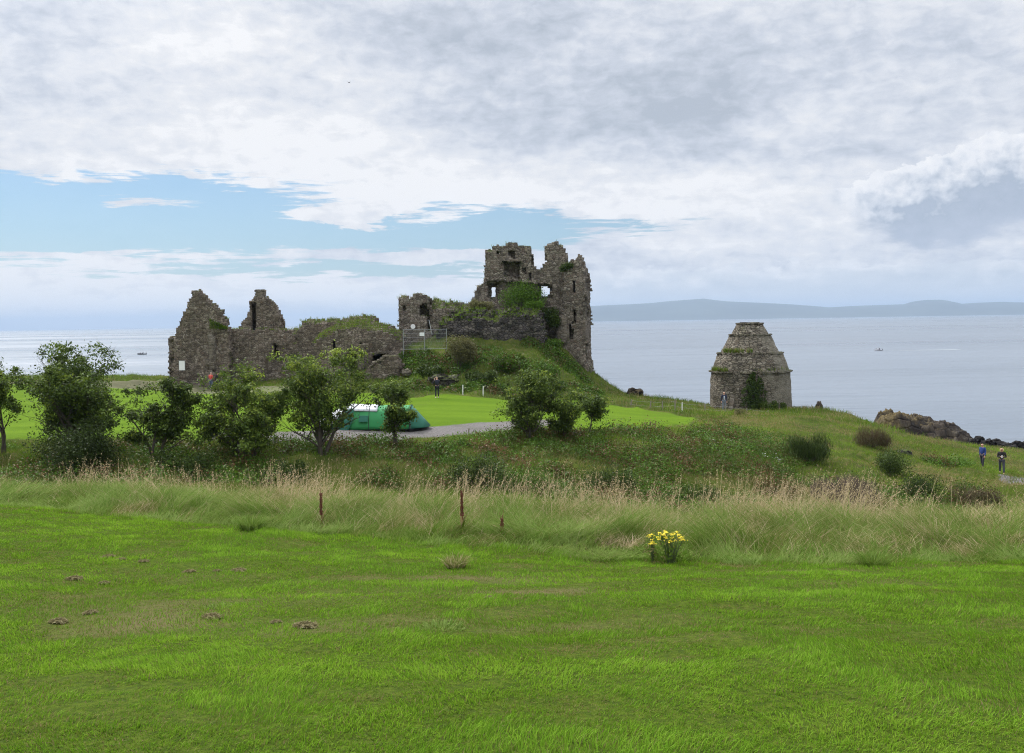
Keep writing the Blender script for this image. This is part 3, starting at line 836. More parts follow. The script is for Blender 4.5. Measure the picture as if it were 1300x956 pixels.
def build_mound_grass():
    x, y = scatter_rough(190000, 76, 128)
    n = len(x)
    cl = fbm(x * .3, y * .3, 101, 4); c2 = fbm(x * 1.1, y * 1.1, 103, 3)
    h = (.16 + .5 * cl) * RNG.uniform(.6, 1.2, n); w = RNG.uniform(.022, .04, n)
    tint = .56 + (c2 - .5) * .8 + (cl - .5) * .6 + RNG.normal(0, .12, n)
    straw = RNG.random(n) < .06 + .5 * sstep(.5, .62, fbm(x * .25, y * .35, 105, 3)) * sstep(5, 12, x)
    tint[straw] = RNG.uniform(0, .25, straw.sum())
    P = np.stack([x, y, hz(x, y) - .03], 1)
    o = blades('mound_grass', P, h, w, RNG.uniform(0, 6.28, n), RNG.uniform(.2, 1.1, n), np.clip(tint, 0, 1), MAT['bank_blade'], segs=2)
    tag(o, 'rough grass on the castle mound and along the cliff top', 'grass', kind='stuff')
    m_ = 260
    cx_ = RNG.uniform(-11, 7.5, m_ * 3); cy_ = RNG.uniform(83, 95, m_ * 3)
    sc = fbm(cx_ * .25, cy_ * .3, 107, 3); o_ = np.argsort(-sc)[:m_]; cx_, cy_ = cx_[o_], cy_[o_]
    per = 230; rad = RNG.uniform(.5, 1.2, m_); idx = np.repeat(np.arange(m_), per)
    v = RNG.normal(size=(len(idx), 3)); v /= np.linalg.norm(v, axis=1, keepdims=True)
    rr = rad[idx] * RNG.uniform(.55, 1.05, len(idx))
    Pp = np.stack([cx_[idx] + v[:, 0] * rr, cy_[idx] + v[:, 1] * rr, np.abs(v[:, 2]) * rr * .6], 1)
    Pp[:, 2] += hz(Pp[:, 0], Pp[:, 1]) - .05
    keep = sample(lawn_b, Pp[:, 0], Pp[:, 1]) < .15
    tint = np.clip(RNG.normal(.5, .2, m_)[idx] + RNG.normal(0, .15, len(idx)), 0, 1)
    N = v + RNG.normal(0, .5, v.shape) + np.array([0, 0, .6])
    o = leaves('mound_undergrowth', Pp[keep], N[keep], RNG.uniform(.12, .24, keep.sum()), .65, tint[keep], MAT['leaf_bramble'])
    tag(o, 'dark low brambles and nettles on the castle mound', 'undergrowth', kind='stuff')
build_mound_grass()

# ------------------------------------------------------------------ trees and shrubs
def grow_tree(name, base, height, spread, label, cat, group=None, stems=4, leaf=.15, nleaf=14000, mat='leaf_tree', low=.12, seed=1,
              lean=(0, 0), sparse=.0, lightness=.5, top_light=0.0, clump=.34, keepf=.42):
    rnd = random.Random(seed); rg = np.random.default_rng(seed)
    root = empty(name, base, label, cat, group)
    tb = MB(); tips = []; segs_ = []
    def branch(p, dvec, length, rad, lvl):
        pts = [p]; rads = [rad]
        n = 5; q = p.copy(); d = dvec.normalized()
        for i in range(n):
            d = (d + Vector((rnd.gauss(0, .16), rnd.gauss(0, .16), rnd.gauss(.05, .1)))).normalized()
            q = q + d * (length / n); pts.append(q.copy()); rads.append(rad * (1 - .75 * (i + 1) / n))
            if lvl >= 1 and i >= 1 or lvl == 0 and (q.z > height * low * 1.2): 
                if lvl < 2:
                    for _ in range(2 if lvl == 0 else 2):
                        a = rnd.uniform(0, 2 * PI)
                        sd = (d * .6 + Vector((math.cos(a) * spread / height * 1.4, math.sin(a) * spread / height * 1.4, rnd.uniform(-.15, .65)))).normalized()
                        branch(q, sd, length * rnd.uniform(.34, .6), rads[-1] * .6, lvl + 1)
                if lvl >= 1: tips.append((q.copy(), lvl))
        tips.append((q.copy(), lvl))
        segs_.append((pts, rads, 5 if lvl < 2 else 3))
    for k in range(stems):
        a = 2 * PI * k / stems + rnd.uniform(-.5, .5)
        s_ = spread / height * rnd.uniform(.35, .85) if stems > 1 else .05
        dv = Vector((math.cos(a) * s_ + lean[0], math.sin(a) * s_ + lean[1], 1))
        p0 = Vector((math.cos(a) * .12, math.sin(a) * .12, -.25)) if stems > 1 else Vector((0, 0, -.25))
        branch(p0, dv, height * rnd.uniform(.72, .98), height * .016 + .02, 0)
    tp = np.array([t_[0][:] for t_ in tips])
    kz = (height - clump * .35) / np.percentile(tp[:, 2], 99.3)
    kr = spread / (np.percentile(np.hypot(tp[:, 0], tp[:, 1]), 93) + clump * .3)
    if stems == 1: kr = min(kr, 2.0)
    sc3 = np.array([kr, kr, kz]); tp = tp * sc3
    for pts, rads, nn in segs_:
        tb.tube([(q[0] * kr, q[1] * kr, q[2] * kz) for q in pts], rads, nn, cap=False)
    tb.build('trunk', MAT['bark'], root, smooth=True)
    tp = tp[(tp[:, 2] < height) & (vnoise(tp[:, 0] * 1.3 + seed, tp[:, 2] * 1.6 + tp[:, 1], seed) > .42) & (rg.random(len(tp)) < keepf)]
    keep = tp[:, 2] > height * low
    tp = tp[keep]
    hz_ = tp[:, 2] / height
    if sparse > 0:
        tp = tp[rg.random(len(tp)) > sparse * sstep(.5, .9, hz_ if len(hz_) == len(tp) else tp[:, 2] / height)]
    ang = np.arctan2(tp[:, 1], tp[:, 0]); zz_ = tp[:, 2] / height
    fr = 1 + 1.1 * (vnoise(ang * 1.6 + seed * 3, zz_ * 3.2, seed) - .5); tp[:, 0] *= fr; tp[:, 1] *= fr
    tp[:, 2] *= 1 - .10 * vnoise(ang * 1.3 + seed, zz_ * 0 + 4, seed + 2) * sstep(.4, 1, zz_)
    cs = rg.uniform(.35, 1.25, len(tp)) * clump
    ctint = np.clip(rg.normal(lightness, .24, len(tp)), 0, 1) + top_light * sstep(.7, 1, tp[:, 2] / height)
    per = max(6, int(nleaf * .72) // max(1, len(tp)))
    idx = np.repeat(np.arange(len(tp)), per)
    v = rg.normal(size=(len(idx), 3)) * np.array([1, 1, .75])
    Pp = tp[idx] + v * cs[idx][:, None] * .55
    ok = Pp[:, 2] > .05
    N = v * .6 + rg.normal(0, .6, v.shape) + np.array([0, 0, .8])
    tint = np.clip(ctint[idx] + rg.normal(0, .14, len(idx)), 0, 1)
    leaves('crown', Pp[ok], N[ok], rg.uniform(.7, 1.3, ok.sum()) * leaf, .5, tint[ok], MAT[mat], root)
    return root

TREES = [
 # px, pybase, dist, top py, half-width px, ...
 ('shrub_tree', 2, 578, 47, 450, 40, 'leafy tree cut off by the left edge of the photo', dict(stems=3, nleaf=13000, low=.25, seed=11)),
 ('shrub_tree', 98, 590, 45.5, 426, 67, 'big multi stemmed tree with sparse airy top, biggest of the row', dict(stems=6, nleaf=34000, low=.05, seed=12, sparse=.45, lightness=.33, clump=.40, keepf=.5)),
 ('shrub_tree', 196, 580, 46, 474, 44, 'small dark tree between the biggest tree and the gabled ruin', dict(stems=3, nleaf=15000, low=.08, seed=13, lightness=.30)),
 ('shrub_tree', 312, 578, 46.5, 450, 48, 'round crowned tree below the two gables', dict(stems=5, nleaf=22000, low=.07, seed=24, lightness=.5)),
 ('shrub_tree', 408, 572, 48, 431, 60, 'open crowned tree with yellow green tips left of the tent', dict(stems=5, nleaf=22000, low=.10, seed=15, lightness=.5, top_light=.35)),
 ('shrub_tree', 500, 557, 51, 472, 32, 'slim small tree standing in front of the green tent', dict(stems=2, nleaf=10000, low=.22, seed=16, lightness=.45)),
 ('shrub_tree', 672, 542, 55, 464, 33, 'bushy tree at the end of the gravel path below the keep', dict(stems=5, nleaf=20000, low=.06, seed=17, lightness=.42)),
 ('shrub_tree', 716, 541, 56, 496, 19, 'low dense tree squeezed between two others below the keep', dict(stems=3, nleaf=9000, low=.05, seed=18, lightness=.45)),
 ('shrub_tree', 750, 541, 57, 494, 19, 'small tree with a single thin trunk, rightmost of the row', dict(stems=1, nleaf=8000, low=.35, seed=19, lightness=.38)),
]
for nm, px, pb, Y, pt, hw, lab, kw in TREES:
    b = at(px, pb, Y); gz = H(b[0], b[1])
    ztop = at(px, pt, Y)[2]
    hgt = ztop - gz
    grow_tree(nm, (b[0], b[1], gz - .05), hgt, hw * 1.22 / FPX * Y, lab, 'tree', 'small trees along the lawn edge', **kw)

def shrub(name, px, py, Y, w, h, label, mat, n=4000, leaf=.1, seed=1, aspect=.55, group=None, depth=None, light=.5, cat='bush', spiky=False, base=None):
    """w,h metres; a lumpy bush with twigs and a leafy crown"""
    rg = np.random.default_rng(seed)
    if base is None:
        p = at(px, py, Y); base = (p[0], p[1], H(p[0], p[1]) - .05)
    root = empty(name, base, label, cat, group)
    nl = 9
    c = rg.uniform(-1, 1, (nl, 3)) * np.array([.32, .32, .25]) * np.array([w, depth or w, h]); c[:, 2] = rg.uniform(.25, .62, nl) * h
    r_ = rg.uniform(.22, .36, nl) * min(w, h * 1.5)
    tb = MB()
    for k in range(nl):
        tb.tube([(0, 0, -.05), (c[k][0] * .5, c[k][1] * .5, c[k][2] * .55), tuple(c[k])], [.035, .022, .01], 4, cap=False)
    tb.build('stem', MAT['bark'], root)
    idx = rg.integers(0, nl, n)
    v = rg.normal(size=(n, 3)); v /= np.linalg.norm(v, axis=1, keepdims=True)
    P = c[idx] + v * (r_[idx] * rg.uniform(.3, 1.08, n))[:, None]
    P = P[P[:, 2] > 0]; n = len(P)
    tint = np.clip(light + rg.normal(0, .2, n) + rg.normal(0, .15, nl)[idx[:n]], 0, 1)
    if spiky:
        blades('crown', P, rg.uniform(.2, .45, n), np.full(n, .02), rg.uniform(0, 6.28, n), rg.uniform(.1, .8, n), tint, MAT[mat], root, segs=2)
    else:
        leaves('crown', P, rg.normal(size=P.shape) + np.array([0, 0, .7]), rg.uniform(.7, 1.3, n) * leaf, aspect, tint, MAT[mat], root)
    return root

def S(name, px, py, w, h, label, mat, **kw):
    p = hit(px, py, y0=34)
    return shrub(name, px, py, p[1], w, h, label, mat, base=(p[0], p[1], H(p[0], p[1]) - .08), **kw)
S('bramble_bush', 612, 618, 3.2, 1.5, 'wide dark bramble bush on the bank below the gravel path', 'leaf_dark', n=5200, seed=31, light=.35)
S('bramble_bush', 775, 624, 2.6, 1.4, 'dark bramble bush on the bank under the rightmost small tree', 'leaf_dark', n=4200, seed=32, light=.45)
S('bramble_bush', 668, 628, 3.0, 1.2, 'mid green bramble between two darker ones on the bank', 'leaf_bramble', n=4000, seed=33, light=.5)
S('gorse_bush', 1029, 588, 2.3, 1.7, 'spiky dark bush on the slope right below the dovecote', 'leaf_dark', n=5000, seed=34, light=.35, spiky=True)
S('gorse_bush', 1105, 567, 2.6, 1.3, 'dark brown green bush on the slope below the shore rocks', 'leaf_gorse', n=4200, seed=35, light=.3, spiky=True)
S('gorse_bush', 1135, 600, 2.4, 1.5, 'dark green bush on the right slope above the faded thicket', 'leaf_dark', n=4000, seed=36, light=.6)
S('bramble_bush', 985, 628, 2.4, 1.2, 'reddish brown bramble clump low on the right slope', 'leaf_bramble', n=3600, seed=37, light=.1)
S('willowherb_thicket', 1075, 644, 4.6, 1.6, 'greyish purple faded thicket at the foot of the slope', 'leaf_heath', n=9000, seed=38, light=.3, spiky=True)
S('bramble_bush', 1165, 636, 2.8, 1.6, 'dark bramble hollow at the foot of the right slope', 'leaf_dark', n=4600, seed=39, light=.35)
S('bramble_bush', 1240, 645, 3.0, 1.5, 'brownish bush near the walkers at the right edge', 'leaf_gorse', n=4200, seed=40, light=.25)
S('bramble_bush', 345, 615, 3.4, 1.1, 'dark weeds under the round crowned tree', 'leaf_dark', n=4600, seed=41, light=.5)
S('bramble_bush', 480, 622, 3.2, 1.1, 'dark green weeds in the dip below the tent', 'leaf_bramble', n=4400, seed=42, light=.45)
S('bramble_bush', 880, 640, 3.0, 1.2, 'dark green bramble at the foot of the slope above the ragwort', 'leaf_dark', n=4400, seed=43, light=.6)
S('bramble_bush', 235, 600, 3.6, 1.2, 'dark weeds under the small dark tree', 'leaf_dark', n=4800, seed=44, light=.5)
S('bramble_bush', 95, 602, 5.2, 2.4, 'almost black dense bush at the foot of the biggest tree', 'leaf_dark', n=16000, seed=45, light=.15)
p = at(585, 468, 88)
shrub('olive_bush', 585, 468, 88, 3.6, 3.9, 'rounded olive brown bush beside the wire mesh fence on the mound', 'leaf_gorse', n=9000, leaf=.16, seed=46, light=.75, base=(at(582, 466, 88.5)[0], 88.5, H(at(582, 466, 88.5)[0], 88.5) - .2))
for px, py, w, h, lab, sd, mt in ((548, 480, 3.0, 1.3, 'dark bramble on the mound behind the photographing person', 47, 'leaf_dark'), (640, 470, 4.0, 1.8, 'green bramble mass under the keep', 48, 'leaf_bramble'), (690, 482, 3.6, 2.0, 'bramble at the right foot of the mound behind the path end tree', 49, 'leaf_bramble'), (610, 486, 3.0, 1.2, 'bramble above the fallen stones of the mound', 50, 'leaf_dark')):
    b_ = hit(px, py, y0=70)
    shrub('bramble_bush', px, py, b_[1], w, h, lab, mt, n=4200, leaf=.18, seed=sd, light=.5, base=(b_[0], b_[1], H(b_[0], b_[1]) - .1))

# flax
def flax():
    b = at(42, 596, 43); root = empty('flax_plant', (b[0], b[1], H(b[0], b[1])), 'spiky sword leaved plant at the left foot of the biggest tree', 'plant')
    n = 90; rg = np.random.default_rng(5)
    P = np.stack([rg.normal(0, .1, n), rg.normal(0, .1, n), np.zeros(n)], 1)
    blades('leaf_rosette', P, rg.uniform(1.0, 1.7, n), np.full(n, .055), rg.uniform(0, 6.28, n), rg.uniform(.3, 1.2, n), rg.uniform(.2, .8, n), MAT['bank_blade'], root, segs=5)
flax()

# ------------------------------------------------------------------ ruined masonry: walls laid up in small stones
def px_uz(px, py, Q, th):
    d = ray(px, py); n = np.array([-math.sin(th), math.cos(th)])
    t_ = (n[0] * Q[0] + n[1] * Q[1]) / (n[0] * d[0] + n[1] * d[1])
    p_ = CAM + d * t_
    return ((p_[0] - Q[0]) * math.cos(th) + (p_[1] - Q[1]) * math.sin(th), p_[2])

def voxwall(name, root, mat, poly, Q, th=0.0, thick=1.2, holes=(), recess=(), cell=.2, seed=1, uz=False, rag=.16, bulge=.14, jit=.28, taper=0.0, back_drop=0.0, toprag=.5):
    """poly/holes in photo pixels read on the wall's own plane (or in metres when uz)"""
    conv = (lambda q: [tuple(v) for v in q]) if uz else (lambda q: [px_uz(a, b, Q, th) for a, b in q])
    rg = np.random.default_rng(seed)
    pl = conv(poly); us = [q[0] for q in pl]; zs = [q[1] for q in pl]
    u0, u1, z0, z1 = min(us) - .4, max(us) + .4, min(zs), max(zs) + .4
    cu, cz, ct = cell * 1.15, cell * .85, cell * 1.3
    nu, nz, nt = int((u1 - u0) / cu) + 1, int((z1 - z0) / cz) + 1, max(2, int(round(thick / ct)))
    uc = u0 + (np.arange(nu) + .5) * cu; zc = z0 + (np.arange(nz) + .5) * cz; tc = (np.arange(nt) + .5) * ct
    U, Z = np.meshgrid(uc, zc, indexing='ij')
    B = np.zeros((nu, nz, nt), bool)
    hol = [conv(h_) for h_ in holes]; rec = [(conv(h_[0]), h_[1]) for h_ in recess]
    for k in range(nt):
        du = (fbm(U * 1.4 + 7 * seed, Z * 1.4 + tc[k] * 1.1, seed, 4) - .5) * 2 * rag * 1.6 + (vnoise(U * 4.3, Z * 4.3 + k * 9.1, seed + 3) - .5) * rag * 1.2
        dz = (fbm(U * 1.4 - 5 * seed, Z * 1.4 - tc[k] * 1.3, seed + 9, 4) - .5) * 2 * rag * 1.6
        drop = back_drop * (tc[k] / thick)
        tw = taper * abs(tc[k] / thick - .5) * 2
        b_ = in_poly(U + du, Z + dz + drop + tw, pl)
        for h_ in hol: b_ &= ~in_poly(U + du * .35, Z + dz * .35, h_)
        for h_, dep in rec:
            if tc[k] < dep: b_ &= ~in_poly(U + du * .3, Z + dz * .3, h_)
        B[:, :, k] = b_
    # knock out odd stones near the top
    top = np.zeros_like(B); top[:, :-1] = B[:, :-1] & ~B[:, 1:]
    B &= ~(top & (rg.random(B.shape) < toprag * .6))
    lat = np.stack(np.meshgrid(u0 + np.arange(nu + 1) * cu, z0 + np.arange(nz + 1) * cz, np.arange(nt + 1) * ct, indexing='ij'), -1)
    # stagger courses, jitter corners, bulge the face
    lat += rg.uniform(-1, 1, lat.shape) * np.array([cu, cz * .7, ct]) * jit * .7
    bl = (fbm(lat[..., 0] * .6 + seed, lat[..., 1] * .6, seed + 20, 4) - .5) * 2 * bulge
    lat[..., 2] += bl * 1.6
    flat = lat.reshape(-1, 3)
    ca, sa = math.cos(th), math.sin(th)
    W = np.stack([Q[0] + flat[:, 0] * ca - flat[:, 2] * sa, Q[1] + flat[:, 0] * sa + flat[:, 2] * ca, flat[:, 1]], 1)
    rl = np.array(root.location[:]) if root is not None else np.zeros(3)
    W -= rl
    idx = np.arange((nu + 1) * (nz + 1) * (nt + 1)).reshape(nu + 1, nz + 1, nt + 1)
    Pd = np.pad(B, 1)
    F = []
    def face(mask, offs):
        i, j, k = np.nonzero(mask)
        F.append(np.stack([idx[i + a, j + b, k + c] for a, b, c in offs], 1))
    C = Pd[1:-1, 1:-1, 1:-1]
    face(C & ~Pd[1:-1, 1:-1, :-2], [(0,0,0),(1,0,0),(1,1,0),(0,1,0)])
    face(C & ~Pd[1:-1, 1:-1, 2:], [(0,0,1),(0,1,1),(1,1,1),(1,0,1)])
    face(C & ~Pd[:-2, 1:-1, 1:-1], [(0,0,0),(0,1,0),(0,1,1),(0,0,1)])
    face(C & ~Pd[2:, 1:-1, 1:-1], [(1,0,0),(1,0,1),(1,1,1),(1,1,0)])
    face(C & ~Pd[1:-1, :-2, 1:-1], [(0,0,0),(0,0,1),(1,0,1),(1,0,0)])
    tops = C & ~Pd[1:-1, 2:, 1:-1]
    face(tops, [(0,1,0),(1,1,0),(1,1,1),(0,1,1)])
    F = np.concatenate(F)
    used, inv = np.unique(F.ravel(), return_inverse=True)
    V = W[used]
    o = raw_mesh(name, V, inv, np.arange(len(F)) * 4, mat, root)
    i, j, k = np.nonzero(tops)
    TC = W[idx[i, j + 1, k]] + np.array([0, 0, 0])
    return o, TC

def top_grass(root, TC, n, hmin=.1, hmax=.35, zmin=-1e9, tint=.6, name='grass_tuft', thr=.45, seed=3, w=.035):
    TC = TC[TC[:, 2] + root.location.z > zmin]
    m_ = fbm(TC[:, 0] * .6 + seed, TC[:, 1] * .6, seed, 3) > thr
    TC = TC[m_]
    if len(TC) == 0: return
    i = RNG.integers(0, len(TC), n)
    P = TC[i] + RNG.normal(0, .1, (n, 3)) * np.array([1, 1, .2])
    o = blades(name, P, RNG.uniform(hmin, hmax, n), RNG.uniform(.6, 1.3, n) * w, RNG.uniform(0, 6.28, n), RNG.uniform(.2, 1.1, n), np.clip(RNG.normal(tint, .2, n), 0, 1), MAT['bank_blade'], root, segs=2)
    o['kind'] = 'stuff'
    return o

# ---- gabled range on the left
def castle_range():
    b = at(300, 490, 101)
    r_ = empty('gabled_ruin', (b[0], 101, H(b[0], 101)), 'roofless ruin with two pointed stone gables at the left of the castle', 'ruin')
    g1 = [(219, 505), (219, 440), (221, 428), (225, 415), (231, 405), (233, 398), (237, 390), (239, 382), (244, 378), (245, 372), (249, 368), (254, 371), (257, 376), (262, 377), (266, 384), (272, 386), (275, 391), (279, 394), (280, 400), (286, 406), (288, 416), (291, 420), (291, 505)]
    Q = (at(255, 480, 100)[0], 100.0)
    _, TC = voxwall('gable_wall', r_, MAT['range_stone'], g1, Q, R(-6), 1.1, seed=2, rag=.17, cell=.19)
    top_grass(r_, TC, 260, zmin=15, thr=.5, seed=5)
    # dressed corner
    _, _ = voxwall('quoin_strip', r_, MAT['quoin'], [(262, 505), (262.5, 424), (272, 424), (271, 505)], (Q[0], Q[1] - .35), R(-6), .9, seed=3, rag=.10, cell=.3)
    g2 = [(302, 505), (303, 421), (305, 416), (310, 406), (313, 399), (316, 392), (318, 384), (322, 380), (324, 377), (337, 377), (346, 382), (350, 391), (352, 397), (356, 404), (357, 416), (357, 505)]
    Q2 = (at(330, 480, 102)[0], 102.0)
    _, TC2 = voxwall('gable_wall', r_, MAT['range_stone'], g2, Q2, R(4), 2.0, seed=4, rag=.17, cell=.19,
            recess=[([(318.5, 446), (319, 384), (325, 383), (326, 446)], 1.3)])
    voxwall('chimney', r_, MAT['quoin'], [(323, 380), (323.5, 367.5), (336.5, 367), (336, 380)], (Q2[0], Q2[1] + .25), R(4), 1.4, seed=6, rag=.06, cell=.24, toprag=.2)
    side = [(270, 505), (270, 419), (280, 417), (296, 418), (330, 418), (357, 417.5), (380, 418), (404, 419), (404, 505)]
    Q3 = (at(330, 480, 101)[0], 101.0)
    _, TC3 = voxwall('side_wall', r_, MAT['range_stone'], side, Q3, R(1.5), 1.1, seed=7, rag=.10, cell=.2,
            recess=[([(283, 460), (283, 436), (288, 436), (288, 460)], .6), ([(347, 455), (347, 437), (352, 437), (352, 455)], .8), ([(379, 462), (379, 444), (390, 442), (391, 462)], .9)])
    top_grass(r_, TC3, 700, zmin=13, thr=.42, hmax=.3, seed=8)
    # tufty grass slope against the first gable
    gt = np.stack([RNG.uniform(266, 289, 500), RNG.uniform(0, 1, 500)], 1)
    Pg = []
    for a, v in gt:
        yt = np.interp(a, [266, 289], [405, 417]); py = yt + (418 - yt) * v
        q = at(a, py, 99.7 - v * .2); Pg.append(q - np.array(r_.location[:]))
    Pg = np.array(Pg)
    o = blades('grass_patch', Pg, RNG.uniform(.15, .4, len(Pg)), np.full(len(Pg), .045), np.full(len(Pg), -1.57) + RNG.normal(0, .8, len(Pg)), RNG.uniform(.4, 1.3, len(Pg)), np.clip(RNG.normal(.75, .15, len(Pg)), 0, 1), MAT['bank_blade'], r_, segs=2)
    o['kind'] = 'stuff'
    # walls running back
    zg = r_.location.z - 1
    voxwall('return_wall', r_, MAT['range_stone'], [(0, zg), (0, 14.2), (3, 14.0), (6, 12.5), (8, 12.2), (8, zg)], (at(221, 480, 100)[0] + .2, 101.0), R(90), 1.0, seed=9, uz=True, cell=.26)
    voxwall('back_wall', r_, MAT['range_stone'], [(0, zg), (0, 12.4), (4, 13), (8, 12.6), (13, 13.2), (13, zg)], (at(225, 480, 100)[0], 108.6), 0, 1.0, seed=10, uz=True, cell=.28)
castle_range()

def castle_block():
    b = at(455, 490, 92)
    r_ = empty('vaulted_ruin', (b[0], 92, H(b[0], 92)), 'grass topped ruined block with dark openings between the gables and the keep', 'ruin')
    back = [(374, 500), (375, 420), (379, 412), (384, 407), (390, 404), (400, 404), (412, 405), (420, 403), (430, 405), (445, 402), (458, 401), (472, 400.5), (475, 404), (476, 500)]
    Qb = (at(430, 480, 98)[0], 98.0)
    _, TC = voxwall('rear_wall', r_, MAT['range_stone'], back, Qb, R(-2), 2.6, seed=12, rag=.16, taper=.5, cell=.22)
    top_grass(r_, TC, 1700, hmax=.35, thr=.34, seed=11, zmin=13)
    fr = [(399, 505), (400, 432), (402, 424), (410, 419), (425, 412), (440, 408.5), (455, 407), (468, 406.5), (480, 410), (490, 413), (500, 417), (508, 421), (511, 426), (511.5, 505)]
    Qf = (at(455, 480, 91.5)[0], 91.5)
    _, TC2 = voxwall('front_wall', r_, MAT['range_stone'], fr, Qf, R(2), 5.0, seed=13, rag=.13, taper=.7, cell=.21, bulge=.2, toprag=.3,
        recess=[([(421.5, 444), (421.5, 433), (426, 432), (426.5, 444)], 1.6), ([(439, 466), (440, 452), (444, 446), (450, 445), (453, 452), (452, 466)], 3.0),
                ([(474, 464), (474, 452), (478, 449.5), (487, 449.3), (491, 452), (491, 464)], 3.0), ([(456, 438), (457, 434), (461, 434), (461, 438)], .5), ([(423, 458), (424, 452), (427, 452), (427, 458)], .7)])
    top_grass(r_, TC2, 5200, hmax=.34, thr=.22, seed=12, tint=.52, zmin=13.2)
    # pale dressed stones round the openings
    voxwall('door_jamb', r_, MAT['quoin'], [(453, 470), (453, 446), (458, 442.5), (464, 448), (462, 470)], (Qf[0], Qf[1] - .3), R(2), .7, seed=14, rag=.06, cell=.24)
    voxwall('lintel', r_, MAT['quoin'], [(472, 449), (476, 446), (483, 446), (490, 447.5), (492, 450), (490.5, 450.6), (486, 449.2), (479, 449.4), (475.5, 451)], (Qf[0], Qf[1] - .28), R(2), .6, seed=15, rag=.02, cell=.12, toprag=0)
castle_block()

def low_wall():
    b = at(487, 490, 88.5)
    r_ = empty('broken_wall', (b[0], 88.5, H(b[0], 88.5)), 'low broken wall with sloping top in front of the arched opening', 'wall')
    Qf = (b[0], 88.5)
    _, TC = voxwall('wall_body', r_, MAT['range_stone'], [(462, 510), (463, 467), (470, 464), (480, 459), (488, 455), (493, 452), (500, 452), (505, 456), (508, 466), (509.5, 510)], Qf, R(-8), 1.0, seed=16, rag=.12, cell=.2)
    voxwall('coping', r_, MAT['quoin'], [(470, 466), (480, 460.5), (493, 453.6), (496, 451), (487, 452.5), (478, 457.5), (469, 463)], (Qf[0], Qf[1] - .12), R(-8), 1.1, seed=17, rag=.05, cell=.2)
low_wall()

